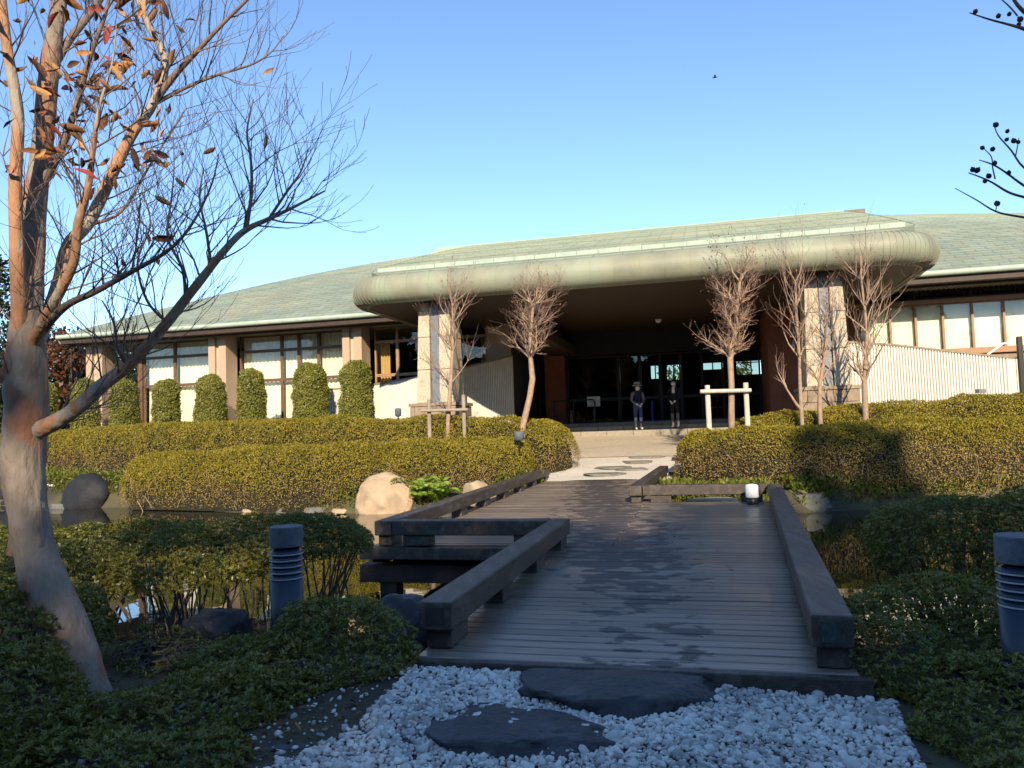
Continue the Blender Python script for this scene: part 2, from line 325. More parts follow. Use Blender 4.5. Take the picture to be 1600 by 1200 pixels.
def gz(P):
    P = np.atleast_2d(np.asarray(P, float))[:, :2]; b = P[:, 0]*ST+P[:, 1]*CT
    far = np.clip(.12+(b-17.6)*.113, -.02, 1.0); mid = np.clip((b-10)/4, 0, 1)
    land = far*mid
    d = sdf(P); s = np.clip((d+.55)/.75, 0, 1); s = s*s*(3-2*s)
    n = vnoise(np.c_[P*1.3, np.zeros(len(P))], 1, 3)*.03
    land = land+.075*np.exp(-((P[:, 0]-.4)/2.2)**4-((P[:, 1]-4.3)/.85)**2)
    return (-1.15)*(1-s)+(land+n*np.clip(d, 0, 1))*s
def g1(x, y): return float(gz([(x, y)])[0])
def axis(lo, hi, step, far):
    a = list(np.arange(lo, hi+1e-6, step)); s = step
    while a[-1] < far: s *= 1.35; a.append(a[-1]+s)
    s = step
    while a[0] > -far: s *= 1.35; a.insert(0, a[0]-s)
    return np.array(a)
gx = axis(-26, 24, .2, 2500); gy = axis(-4, 34, .2, 2500)
XX, YY = np.meshgrid(gx, gy); PP = np.c_[XX.ravel(), YY.ravel()]; ZZ = gz(PP)
nx, ny = len(gx), len(gy); ii = (np.arange(ny-1)[:, None]*nx+np.arange(nx-1)[None]).ravel()
single('ground', npmesh('ground', np.c_[PP, ZZ], np.c_[ii, ii+1, ii+nx+1, ii+nx], 'ground', True), None, None, kind='structure')
single('pond_water', npmesh('pond_water', [(-60, -2, WATER_Z), (60, -2, WATER_Z), (60, 40, WATER_Z), (-60, 40, WATER_Z)], [(0, 1, 2, 3)], 'water'), None, None, kind='structure')

# drawn sheets that follow the ground: path gravel and paving
def sheet(name, poly_fn, x0, x1, y0, y1, step, lift, mt, ab=True):
    xs = np.arange(x0, x1+1e-6, step); ys = np.arange(y0, y1+1e-6, step); X, Y = np.meshgrid(xs, ys); P = np.c_[X.ravel(), Y.ravel()]
    Wd = np.c_[P[:, 0]*CT+P[:, 1]*ST, -P[:, 0]*ST+P[:, 1]*CT] if ab else P
    z = gz(Wd)+lift; n = len(xs); i = (np.arange(len(ys)-1)[:, None]*n+np.arange(n-1)[None]).ravel(); Q = np.c_[i, i+1, i+n+1, i+n]
    c = P[Q].mean(1); keep = poly_fn(c[:, 0], c[:, 1]); Q = Q[keep]; used = np.unique(Q); mp = np.full(len(P), -1); mp[used] = np.arange(len(used))
    return single(name, npmesh(name, np.c_[Wd, z][used], mp[Q], mt, True), None, None, kind='structure')
sheet('gravel_path', lambda a, b: (a > -4.0-.2*np.sin(b*2)) & (a < -.75+.15*np.sin(b*3)) & (b > 17.55) & (b < 21.5), -5, 1, 17, 22, .1, .02, 'far_gravel')
sheet('paving', lambda a, b: (a > -4.6-.22*(b-20.8)) & (a < -.1+.5*(b-20.8)) & (b > 20.8) & (b < 25.5), -7, 3.2, 20.8, 25.4, .1, .035, 'paving')
NEARG = np.array([(-1.55, 4.9), (-.62, 4.15), (-.75, 3.6), (-1.15, 3.1), (-1.35, 2.3), (-1.2, 1.2), (1.2, 1.2), (1.5, 2.4), (1.55, 3.1), (1.75, 3.7), (1.75, 4.5), (1.0, 4.9)])
def inpoly(P, poly):
    ins = np.zeros(len(P), bool)
    for (ax, ay), (bx, by) in zip(poly, np.roll(poly, -1, 0)):
        c = ((ay > P[:, 1]) != (by > P[:, 1])); xi = ax+(P[:, 1]-ay)*(bx-ax)/((by-ay) if by != ay else 1e-9); ins ^= c & (P[:, 0] < xi)
    return ins
sheet('gravel_bed', lambda x, y: inpoly(np.c_[x, y], NEARG), -2, 2.2, 1, 5.2, .1, .006, "soil", ab=False)

# ------------------------------------------------------------------ the building (a along the front, b away from the camera)
FLOOR = 1.46
bld = thing('pavilion', 'long low pavilion with green copper roof, deep entrance canopy and stone pillars', 'building', (-2, 29, 1.0), ab=True)
EZ = 5.42; EB = 24.0; RB = 38.0
def ridge_z(a): return np.interp(a, [-14.8, -13, 6.7, 14, 24], [10.62, 10.75, 10.72, 10.1, 9.3])
def roof_pt(a, s):                          # s 0 at the eave, 1 at the ridge, slightly swept and bellied
    t = s; zr = float(ridge_z(a)); z = EZ+(zr-EZ)*(t+.10*math.sin(math.pi*t)*(.6)); return z
NC = 46
rows = []; mb = MB()
def hipx(t): return -23.7+(t+.06*math.sin(math.pi*t))*(23.7-14.8)
for i in range(NC):                         # shingle courses: each one laps over the one below
    t0, t1 = i/NC, (i+1)/NC; r0 = []; r1 = []; rf = []
    for k in range(41):
        q = k/40; a0 = hipx(t0)+(30-hipx(t0))*q; a1 = hipx(t1)+(30-hipx(t1))*q
        r0.append((a0, EB+(RB-EB)*t0, roof_pt(a0, t0)+.02)); r1.append((a1, EB+(RB-EB)*t1+.02, roof_pt(a1, t1)+.004)); rf.append((a0, EB+(RB-EB)*t0, roof_pt(a0, t0)+.0))
    mb.grid([rf, r0, r1])
for i in range(NC):                         # left hip end
    t0, t1 = i/NC, (i+1)/NC; r0 = []; r1 = []; rf = []
    for k in range(9):
        q = k/8; z0 = roof_pt(-14.8, t0); z1 = roof_pt(-14.8, t1)
        b0 = EB+(RB-EB)*t0; b1 = EB+(RB-EB)*t1; e0 = 2*RB-b0; e1 = 2*RB-b1
        r0.append((hipx(t0), b0+(e0-b0)*q, z0+.02)); r1.append((hipx(t1)+.02, b1+(e1-b1)*q, z1+.012)); rf.append((hipx(t0), b0+(e0-b0)*q, z0))
    mb.grid([rf, r0, r1])
mb.grid([[(hipx(1), RB, roof_pt(-14.8, 1)), (30, RB, roof_pt(30, 1))], [(hipx(0), 2*RB-EB, EZ), (30, 2*RB-EB, EZ)]])
def brick_bump(mt, sa, sb):                 # shingle joints: fine staggered relief on the roof's own axes
    t = mt.node_tree; b = t.nodes['Principled BSDF']; g = nd(t, 'ShaderNodeTexCoord'); br = nd(t, 'ShaderNodeTexBrick')
    mp = nd(t, 'ShaderNodeMapping'); mp.inputs['Scale'].default_value = (1/sa, 1/sb, 0); t.links.new(g.outputs['Object'], mp.inputs[0]); t.links.new(mp.outputs[0], br.inputs['Vector'])
    br.inputs['Scale'].default_value = 1; br.inputs['Brick Width'].default_value = 1; br.inputs['Row Height'].default_value = 1; br.inputs['Mortar Size'].default_value = .035
    br.inputs['Color1'].default_value = (.86, .87, .86, 1); br.inputs['Color2'].default_value = (1.05, 1.05, 1.05, 1); br.inputs['Mortar'].default_value = (.66, .68, .66, 1)
    l = b.inputs['Base Color'].links[0]; src = l.from_socket; mx = nd(t, 'ShaderNodeMix', data_type='RGBA', blend_type='MULTIPLY'); mx.inputs[0].default_value = 1
    t.links.new(src, mx.inputs[6]); t.links.new(br.outputs[0], mx.inputs[7]); t.links.new(mx.outputs[2], b.inputs['Base Color'])
brick_bump(M['roof'], .75, (RB-EB)/NC)
roof = part('roof', mb.mesh('roof', 'roof'), bld)
# ridge cap, brighter copper
cap = MB().add([(-13.2, 36.8, 10.45), (6.6, 36.8, 10.35), (6.6, 38, 10.98), (-13.2, 38, 11.0), (-13.2, 39.4, 10.4), (6.6, 39.4, 10.3), (-13.2, 36.8, 10.2), (6.6, 36.8, 10.1)], [(0, 1, 2, 3), (3, 2, 5, 4), (6, 7, 1, 0), (0, 3, 4), (1, 5, 2)])
rc = part('ridge_cap', cap.mesh('ridge_cap', 'roof_pale'), bld)
part('ridge_end', MB().box(6.62, 7.5, 37.6, 38.4, 10.3, 10.86).mesh('ridge_end', 'frame_brown', .02), bld)
# eaves: rounded pale copper edge, dark brown board, soffit
def eave(a0, a1):
    m = MB(); prof = [(.30, .075), (.05, .055), (-.06, .02), (-.09, -.05), (-.05, -.12), (.10, -.125)]
    n = 24; m.grid([[(a0+(a1-a0)*k/n, EB+p, EZ+q) for k in range(n+1)] for p, q in prof]); part('eave_edge', m.mesh('eave_edge', 'roof_edge', smooth=True), roof)
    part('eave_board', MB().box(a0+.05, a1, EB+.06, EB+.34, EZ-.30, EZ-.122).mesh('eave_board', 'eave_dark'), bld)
    part('soffit', MB().box(a0+.1, a1, EB+.342, EB+5.0, EZ-.26, EZ-.20).mesh('soffit', 'soffit'), bld)
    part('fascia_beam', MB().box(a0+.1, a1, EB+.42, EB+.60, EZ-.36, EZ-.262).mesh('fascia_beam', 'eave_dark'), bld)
eave(-23.7, -8.9); eave(5.0, 30)
m = MB(); m.grid([[(-23.7-p*.8+.05, EB+28*k/10, EZ+q) for k in range(11)] for p, q in [(-.30, .075), (.0, .055), (.06, .02), (.09, -.05), (.05, -.12), (-.10, -.3)]]); part('eave_edge', m.mesh('eave_edge', 'roof_edge', smooth=True), roof)
# ---- left wing: columns, windows, curtains
def column(ac, b0=24.75):
    c = part('column', MB().box(ac-.34, ac-.06, b0, b0+.72, .9, EZ-.27).mesh('column', 'brick_tile', .01), bld)
    part('groove_strip', MB().box(ac-.058, ac+.098, b0+.10, b0+.70, .9, EZ-.27).mesh('groove_strip', 'groove'), c)
    part('column_face', MB().box(ac+.10, ac+.40, b0, b0+.72, .9, EZ-.27).mesh('column_face', 'brick_tile', .01), c)
for ac in (-22.75, -17.35, -11.95): column(ac)
WB = 25.6
def bx(name, a0, a1, b0, b1, z0, z1, mt, par=None, bev=0): return part(name, MB().box(a0, a1, b0, b1, z0, z1).mesh(name, mt, bev), par or bld)
def curtain(a0, a1, z0, z1, b, par, mt='curtain', pitch=.16, amp=.045):
    n = max(8, int((a1-a0)/pitch*6)); ph = random.random()*6; r0 = []; r1 = []
    for k in range(n+1):
        a = a0+(a1-a0)*k/n; w_ = amp*math.sin(2*math.pi*(a/pitch)+ph+.6*math.sin(a*5)); r0.append((a, b+w_*1.1, z0)); r1.append((a, b+w_*.7, z1))
    return part('curtain', MB().grid([r0, r1]).mesh('curtain', mt, smooth=True), par)
def window(a0, a1, z0, z1, fm='frame_brown', curt=None, fw=.05, b=WB, glass='glass'):
    f = part('window', MB().box(a0, a0+fw, b-.05, b+.05, z0, z1).box(a1-fw, a1, b-.05, b+.05, z0, z1).box(a0+fw, a1-fw, b-.049, b+.049, z0, z0+fw).box(a0+fw, a1-fw, b-.049, b+.049, z1-fw, z1).mesh('window', fm), bld)
    part('pane', MB().box(a0+fw, a1-fw, b-.008, b+.008, z0+fw, z1-fw).mesh('pane', glass), f)
    if curt: curtain(a0+.02, a1-.02, z0+.03, z1-.02, b+.22, f, curt)
Z0, ZM, ZT, ZZ1 = 1.98, 3.46, 4.56, 5.14
for cols in ([-21.15, -19.75, -17.78], [-16.9, -15.15, -14.45, -13.65, -12.3]):
    for i in range(len(cols)-1):
        for z0, z1 in ((Z0, ZM), (ZM+.002, ZT), (ZT+.002, ZZ1)):
            window(cols[i]+.001, cols[i+1]-.001, z0, z1, 'frame_brown' if z1 < ZT else 'frame_brown', 'curtain')
bx('corner_post', -21.36, -21.16, WB-.12, WB+.12, 1.0, ZZ1, 'frame_brown')
bx('sill_wall', -21.36, -11.6, WB-.08, WB+.3, .9, Z0-.002, 'plinth')
cols = [-11.42, -10.55, -9.35, -8.2, -7.22]
for i in range(len(cols)-1):
    for z0, z1 in ((1.5, 3.42), (3.422, 4.62), (4.622, ZZ1)): window(cols[i]+.001, cols[i+1]-.001, z0, z1, 'frame_tan')
fmain = bld
for z0, z1 in ((1.5, 3.4), (3.45, 4.6)): curtain(-11.35, -10.95, z0, z1, WB+.3, fmain, 'curtain_gold', .12); curtain(-7.55, -7.3, z0, z1, WB+.3, fmain, 'curtain_gold', .12)
bx('brick_wall', -7.2, -6.42, WB-.1, WB+.2, 1.0, 4.9, 'brick_tile'); bx('side_wall', -6.75, -6.5, WB+.201, 28.9, 1.0, 4.9, 'interior')
# rooms behind the glass
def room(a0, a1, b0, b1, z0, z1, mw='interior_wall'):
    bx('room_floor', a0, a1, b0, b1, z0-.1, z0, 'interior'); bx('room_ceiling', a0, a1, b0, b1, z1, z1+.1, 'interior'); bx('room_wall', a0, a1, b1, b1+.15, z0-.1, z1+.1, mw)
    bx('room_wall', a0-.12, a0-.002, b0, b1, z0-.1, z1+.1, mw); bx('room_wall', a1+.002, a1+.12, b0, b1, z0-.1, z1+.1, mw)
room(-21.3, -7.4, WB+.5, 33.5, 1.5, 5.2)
# ---- right wing: pale screens behind glass
bx('brick_wall', 4.05, 4.4, 25.4, 25.9, 1.0, 5.1, 'frame_tan')
rc_ = [4.45, 5.62, 6.33, 7.08, 7.88, 8.72, 9.62, 10.5, 11.4, 12.3, 13.2, 14.1]
for i in range(len(rc_)-1):
    window(rc_[i]+.001, rc_[i+1]-.001, 3.30, 4.70, 'frame_tan', None, .03)
    bx('screen', rc_[i]+.03, rc_[i+1]-.03, WB+.12, WB+.15, 3.0, 4.72, 'screen_pale')
for i in range(0, len(rc_)-1, 2): window(rc_[i]+.001, rc_[i+2 if i+2 < len(rc_) else i+1]-.001, 4.86, 5.15, 'frame_dark', None, .035, glass='glass_dark')
bx('transom_rail', 4.3, 14.2, WB-.14, WB+.1, 4.712, 4.84, 'frame_tan', None, .01)
bx('transom_rail', 4.3, 14.2, WB-.16, WB+.1, 3.14, 3.29, 'frame_tan', None, .01)
bx('sill_wall', 4.2, 14.2, WB-.06, WB+.3, 1.0, 3.13, 'plinth')
m = MB()
for k in range(120): m.box(4.5+k*.08, 4.5+k*.08+.035, WB+.1, WB+.13, 4.86, 5.15)
part('upper_slat_screen', m.mesh('upper_slat_screen', 'frame_brown'), bld, kind='stuff')
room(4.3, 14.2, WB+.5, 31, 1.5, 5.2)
m = MB()
for k in range(90): m.box(5.2+k*.14, 5.2+k*.14+.06, EB+.62, EB+1.5, EZ-.30, EZ-.262)
part('soffit_slats', m.mesh('soffit_slats', 'soffit'), bld, kind='stuff')
# ---- canopy: rounded copper edge built panel by panel
SZ = 4.92; TR = .39; TZ = SZ+TR-.04; CA0, CA1, CB = -9.3, 5.3, 19.35; CR = 1.15
def canopy_path():
    pts = []                                 # (a,b,normal a,normal b, kind)
    for k in range(7): pts.append((CA0, 28.3-(28.3-CB-CR)*k/7, -1, 0, 1))
    for k in range(17): t = k/16*math.pi/2; pts.append((CA0+CR-CR*math.cos(t), CB+CR-CR*math.sin(t), -math.cos(t), -math.sin(t), 2))
    n = 20
    for k in range(1, n): pts.append((CA0+CR+(CA1-CA0-2*CR)*k/n, CB, 0, -1, 1))
    for k in range(17): t = k/16*math.pi/2; pts.append((CA1-CR+CR*math.sin(t), CB+CR-CR*math.cos(t), math.sin(t), -math.cos(t), 2))
    for k in range(1, 8): pts.append((CA1, CB+CR+(28.3-CB-CR)*k/7, 1, 0, 1))
    return pts
cp = canopy_path()
def tube_prof(p, q, lift):
    out = []
    for j in range(25):
        th = -math.pi*.5+j/24*math.pi*1.08; r = TR+lift; out.append((p[0]+q[0]*r*math.cos(th)*.92, p[1]+q[1]*r*math.cos(th)*.92, TZ+r*math.sin(th)))
    return out
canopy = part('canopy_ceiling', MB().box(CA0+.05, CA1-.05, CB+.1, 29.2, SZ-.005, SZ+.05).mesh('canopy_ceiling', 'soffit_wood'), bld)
for i in range(len(cp)-1):
    p, q = cp[i], cp[i+1]; A = tube_prof(p, p[2:4], .0); Bp = tube_prof(q, q[2:4], .0); A2 = tube_prof(p, p[2:4], .014)
    mid = [tuple(np.array(x)*.86+np.array(y)*.14) for x, y in zip(Bp, A)] if p[4] == 1 else [tuple(np.array(x)*.7+np.array(y)*.3) for x, y in zip(Bp, A)]
    E2 = tube_prof(q, q[2:4], .012)
    w_ = .97 if p[4] == 1 else .85
    nearq = [tuple(np.array(x)*w_+np.array(y)*(1-w_)) for x, y in zip(Bp, A)]; e2 = [tuple(np.array(x)*w_+np.array(y)*(1-w_)) for x, y in zip(E2, tube_prof(p, p[2:4], .012))]
    part('fascia_panel', MB().grid([A, nearq, e2, E2, Bp]).mesh('fascia_panel', 'copper', smooth=False), bld)
part('canopy_lip', MB().grid([[(p[0]-p[2]*.02, p[1]-p[3]*.02, SZ-.03) for p in cp], [(p[0]-p[2]*.10, p[1]-p[3]*.10, SZ-.03) for p in cp], [(p[0]-p[2]*.10, p[1]-p[3]*.10, SZ+.03) for p in cp]]).mesh('canopy_lip', 'soffit'), bld)
# canopy roof from the tube up to the ridge, stepped courses
mb = MB(); N2 = 52
for i in range(N2):
    t0, t1 = i/N2, (i+1)/N2; r0 = []; r1 = []; rf = []
    for k in range(21):
        q = k/20; ins = .2+.75*(1-min(1, (t0*18.6)/1.2))
        a0 = CA0-.15+ins+(CA1-CA0+.3-2*ins)*q; z = lambda t: TZ+TR+.0+(10.74-TZ-TR)*(t+.05*math.sin(math.pi*t)); b_ = lambda t: CB+.05+(RB-CB-.6)*t
        rf.append((a0, b_(t0), z(t0)-.02)); r0.append((a0, b_(t0), z(t0)+.018)); r1.append((a0, b_(t1)+.02, z(t1)))
    mb.grid([rf, r0, r1])
    lo = lambda t: max(TZ+.05, z(t)-2.4); ins1 = .2+.75*(1-min(1, (t1*18.6)/1.2))
    for s_ in (0, 1):
        e0, e1 = (CA0-.15+ins, CA0-.15+ins1) if s_ == 0 else (CA1+.15-ins, CA1+.15-ins1)
        mb.add([(e0, b_(t0), z(t0)+.018), (e1, b_(t1), z(t1)+.018), (e1, b_(t1), lo(t1)), (e0, b_(t0), lo(t0))], [(0, 1, 2, 3)])
croof = part('canopy_roof', mb.mesh('canopy_roof', 'roof'), bld)
for k in range(24):                         # snow guard along the canopy roof, in lengths, on brackets
    a0 = -8.95+k*(13.9/24); zz = 6.02-.02*math.sin(k)*.3
    g = part('snow_guard', MB().box(a0, a0+13.9/24-.006, 20.35, 20.47, zz-.10, zz+.07).mesh('snow_guard', 'roof_edge', .008), croof)
    part('bracket', MB().box(a0+.05, a0+.09, 20.30, 20.6, zz-.20, zz-.101).mesh('bracket', 'copper'), g)
for k in range(9):
    a0 = -3.2+k*.72; part('drip_hood', MB().lathe([(.11, 0), (.10, .04), (.05, .08), (.01, .09)], 10, (a0, 20.75, 6.06)).mesh('drip_hood', 'copper', smooth=True), croof)
# ---- pillars
def pillar(a0, a1, b0=19.8):
    w_ = a1-a0; t = .35
    zs = [2.14, 3.05, 3.95, 4.68]
    first = None
    for s_ in (0, 1):
        for i in range(3):
            ins = [.0, .03, .06][i]; q0 = a0+ins*.8 if s_ == 0 else a0+w_*.63; q1 = a0+w_*.37 if s_ == 0 else a1-ins*.8
            o = part('pillar_block', MB().add([(q0-.015*(s_ == 0), b0+ins, zs[i]+.005), (q1+.015*(s_ == 1), b0+ins, zs[i]+.005), (q1+.015*(s_ == 1), b0+1.0, zs[i]+.005), (q0-.015*(s_ == 0), b0+1.0, zs[i]+.005), (q0+.015*(s_ == 0), b0+ins+.03, zs[i+1]-.005), (q1-.015*(s_ == 1), b0+ins+.03, zs[i+1]-.005), (q1-.015*(s_ == 1), b0+1.0, zs[i+1]-.005), (q0+.015*(s_ == 0), b0+1.0, zs[i+1]-.005)],
                     [(0, 3, 2, 1), (4, 5, 6, 7), (0, 1, 5, 4), (1, 2, 6, 5), (2, 3, 7, 6), (3, 0, 4, 7)]).mesh('pillar_block', 'granite', .015), bld)
        q0, q1 = (a0+.10, a0+w_*.36) if s_ == 0 else (a0+w_*.64, a1-.10)
        part('pillar_cap', MB().box(q0, q1, b0+.14, b0+.95, 4.69, SZ-.006).mesh('pillar_cap', 'granite', .01), bld)
    part('metal_panel', MB().box(a0+w_*.39, a0+w_*.61, b0+.10, b0+.9, 2.14, SZ-.006).mesh('metal_panel', 'steel', .008), bld)
    part('pillar_core', MB().box(a0+w_*.33, a0+w_*.67, b0+.25, b0+.85, 2.14, 4.9).mesh('pillar_core', 'plinth'), bld)
    # plinth of stacked blocks with a coping slab
    for r in range(4):
        n = 3; z0 = .88+r*.29; off = .3*(r % 2)
        xs = [a0-.16]+[a0-.16+(w_+.32)*(j+off)/n for j in range(0 if off else 1, n) if (j+off)/n > .05]+[a1+.16]
        for j in range(len(xs)-1): part('plinth_block', MB().box(xs[j]+.004, xs[j+1]-.004, b0-.16-random.random()*.015, b0+1.2, z0+.004, z0+.286).mesh('plinth_block', 'plinth', .012), bld)
    part('plinth_coping', MB().box(a0-.19, a1+.19, b0-.19, b0+1.25, 2.045, 2.135).mesh('plinth_coping', 'plinth', .012), bld)
pillar(2.43, 3.42); pillar(-7.62, -6.60)
# ---- porch: steps of separate slabs, floor, side walls, glazed front
for r, (b0, b1, z1) in enumerate(((25.3, 26.3, 1.18), (26.3, 26.8, 1.32), (26.8, 27.3, 1.46))):
    for k in range(11):
        a0 = -6.6+k*.86-(.4 if r % 2 else 0); part('step_slab', MB().box(a0+.004, a0+.852, b0+.003, b1-.002, z1-.22, z1).mesh('step_slab', 'step_stone', .008), bld)
bx('lobby_floor', -6.4, 3.0, 27.3, 41, 1.3, 1.455, 'step_stone')
ta0 = B(1203, 600, 25.5)[0]; ta1 = B(1349, 560, 25.5)[0]
bx('terracotta_wall', ta0, ta1-.002, 25.5, 29.0, 1.0, SZ-.01, 'terracotta', None, .01)
pa = B(868, 600, 28.9)[0]
bx('terracotta_pier', pa-.35, pa+.42, 28.6, 29.2, 1.4, SZ-.01, 'terracotta', None, .01)
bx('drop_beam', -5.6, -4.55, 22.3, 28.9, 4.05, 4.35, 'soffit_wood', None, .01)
bx('lintel', -6.4, ta0-.002, 28.7, 29.2, 4.0, SZ-.012, 'frame_dark')
GB = 29.0
posts = [-6.2, -5.1, pa+.43, -3.1, -2.3, -1.55, -.8, -.05, .7, ta0-.02]
for i in range(len(posts)-1):
    if i == 1: continue
    window(posts[i]+.002, posts[i+1]-.002, 1.47, 2.35, 'frame_dark', None, .06, GB, 'glass_dark'); window(posts[i]+.002, posts[i+1]-.002, 2.352, 3.98, 'frame_dark', None, .06, GB, 'glass_dark')
# lobby behind, open to the back garden through a window strip
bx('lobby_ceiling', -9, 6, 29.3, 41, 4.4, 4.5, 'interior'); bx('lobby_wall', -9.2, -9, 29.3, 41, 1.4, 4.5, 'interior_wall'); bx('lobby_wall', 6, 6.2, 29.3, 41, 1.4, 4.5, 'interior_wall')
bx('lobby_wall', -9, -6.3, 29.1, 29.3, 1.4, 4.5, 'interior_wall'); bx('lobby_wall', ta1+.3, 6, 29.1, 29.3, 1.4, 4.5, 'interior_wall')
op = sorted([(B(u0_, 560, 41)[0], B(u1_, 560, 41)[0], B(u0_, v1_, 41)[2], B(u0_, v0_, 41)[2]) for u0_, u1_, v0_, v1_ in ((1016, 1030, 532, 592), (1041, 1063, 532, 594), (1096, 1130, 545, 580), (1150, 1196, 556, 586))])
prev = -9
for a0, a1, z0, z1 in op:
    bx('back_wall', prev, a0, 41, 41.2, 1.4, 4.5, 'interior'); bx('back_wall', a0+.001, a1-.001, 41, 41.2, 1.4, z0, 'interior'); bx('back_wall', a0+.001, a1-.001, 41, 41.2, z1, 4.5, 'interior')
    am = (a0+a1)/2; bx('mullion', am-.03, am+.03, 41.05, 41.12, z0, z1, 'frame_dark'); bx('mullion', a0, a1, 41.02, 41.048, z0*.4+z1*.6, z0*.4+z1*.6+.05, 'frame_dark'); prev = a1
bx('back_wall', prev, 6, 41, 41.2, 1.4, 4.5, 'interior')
for k in range(5): bx('reception_shelf', B(1090+k, 560, 36)[0], B(1135, 560, 36)[0], 36, 36.3, 2.0+k*.42, 2.06+k*.42, 'soffit_wood')
# ---- ribbed white ramp walls
def ribwall(name, pl, base, label):
    pts = []
    for i in range(len(pl)-1):
        p, q = np.array(pl[i]), np.array(pl[i+1]); n = max(1, int(np.hypot(*(q-p)[:2])/.0175)); 
        for k in range(n): pts.append(p+(q-p)*k/n)
    pts.append(np.array(pl[-1])); out = []
    for i, p in enumerate(pts):
        d = pts[min(i+1, len(pts)-1)]-pts[max(0, i-1)]; nrm = np.array((d[1], -d[0]))/np.hypot(d[0], d[1]); off = -.05 if i % 4 == 0 else .03
        out.append((p[:2]+nrm*off, p[:2]-nrm*.12, p[2]))
    t = thing(name, label, 'wall', (pl[0][0], pl[0][1], base), ab=True)
    F_ = [(o[0][0], o[0][1]) for o in out]
    part('ribbed_face', MB().grid([[(o[0][0], o[0][1], base) for o in out], [(o[0][0], o[0][1], o[2]) for o in out]]).mesh('ribbed_face', 'rib_white'), t)
    part('wall_back', MB().grid([[(o[1][0], o[1][1], o[2]) for o in out], [(o[1][0], o[1][1], base) for o in out]]).mesh('wall_back', 'rib_white'), t)
    m = MB(); r = [[], [], [], []]
    for o in out:
        n = (o[0]-o[1]); n = n/np.hypot(*n); f_ = o[1]+n*.165; k = o[1]-n*.02
        r[0].append((*f_, o[2]-.0)); r[1].append((*f_, o[2]+.05)); r[2].append((*k, o[2]+.05)); r[3].append((*k, o[2]))
    part('coping', m.grid(r+[r[0]]).mesh('coping', 'plinth'), t); return t
def smooth_pl(ctrl, n=10):
    P = np.array(ctrl, float); out = []
    for i in range(len(P)-1):
        p0, p1, p2, p3 = P[max(i-1, 0)], P[i], P[i+1], P[min(i+2, len(P)-1)]
        for k in range(n):
            t = k/n; out.append(.5*((2*p1)+(-p0+p2)*t+(2*p0-5*p1+4*p2-p3)*t*t+(-p0+3*p1-3*p2+p3)*t**3))
    out.append(P[-1]); return out
def wp(u, v, b): q = B(u, v, b); return (q[0], q[1], q[2])
ribwall('ribbed_wall', smooth_pl([wp(480, 612, 24.3), wp(530, 608, 24.0), wp(590, 601, 23.4), wp(665, 588, 22.6), wp(700, 581, 22.9), wp(724, 576, 23.7), wp(760, 567, 24.6), wp(800, 557, 25.45)]), .9, 'curved white ribbed wall beside the tan topiary lawn, ending at the dark doors')
ribwall('ribbed_wall', smooth_pl([wp(1322, 536, 21.2), wp(1400, 541, 21.6), wp(1480, 550, 21.9), wp(1555, 558, 22.2), wp(1582, 560, 22.6), wp(1588, 560, 25)]), .9, 'curved white ribbed wall below the pale screened windows')
# handrail, notice stand and lamp at the porch
t = thing('handrail', 'dark tubular handrail at the side of the entrance steps', 'handrail', (-5.3, 27.6, FLOOR), ab=True)
m = MB(); m.tube([(-5.4, 27.5, FLOOR+.85), (-3.9, 27.5, FLOOR+.85), (-3.82, 27.5, FLOOR+.78), (-3.82, 27.5, FLOOR)], [.025]*4, 8); part('rail', m.mesh('rail', 'black_plastic'), t)
for a in (-5.3, -4.6): part('post', MB().tube([(a, 27.5, FLOOR), (a, 27.5, FLOOR+.84)], [.022]*2, 8).mesh('post', 'black_plastic'), t)
t = thing('notice_stand', 'white notice on a thin stand behind the handrail', 'sign', (-3.95, 28.2, FLOOR), ab=True)
part('board', MB().box(-4.2, -3.72, 28.2, 28.22, FLOOR+.62, FLOOR+.98).mesh('board', 'white_plastic', .004), t)
for k in range(4): part('text_line', MB().box(-4.12, -3.82-.05*(k % 2), 28.194, 28.198, FLOOR+.69+k*.06, FLOOR+.705+k*.06).mesh('text_line', 'dark_grey_cloth'), t)
part('leg', MB().tube([(-3.96, 28.23, FLOOR), (-3.96, 28.23, FLOOR+.64)], [.014]*2, 6).mesh('leg', 'steel'), t); part('foot', MB().box(-4.12, -3.8, 28.1, 28.36, FLOOR-.002, FLOOR+.02).mesh('foot', 'black_plastic'), t)
t = thing('blue_pole', 'short blue post by the glass doors', 'post', (-1.85, 28.3, FLOOR), ab=True)
part('tube', MB().tube([(-1.85, 28.3, FLOOR), (-1.85, 28.3, FLOOR+.75)], [.045]*2, 10).mesh('tube', 'blue_plastic'), t)
cl = thing('ceiling_lamp', 'small round white lamp on the dark porch ceiling', 'lamp', (-1.4, 26.5, SZ-.01), ab=True); part('dome', MB().lathe([(.02, -.13), (.09, -.1), (.11, -.03), (.11, -.004)], 14, (-1.4, 26.5, SZ)).mesh('dome', 'white_plastic', smooth=True), cl)
wl = thing('wall_lamp', 'small dark lamp low on the ribbed wall', 'lamp', (0, 0, 0)); q = pb(1531, 611, 21.75); wl.location = q; part('housing', MB().box(-.09, .09, -.12, .06, -.05, .05).mesh('housing', 'steel', .01), wl)
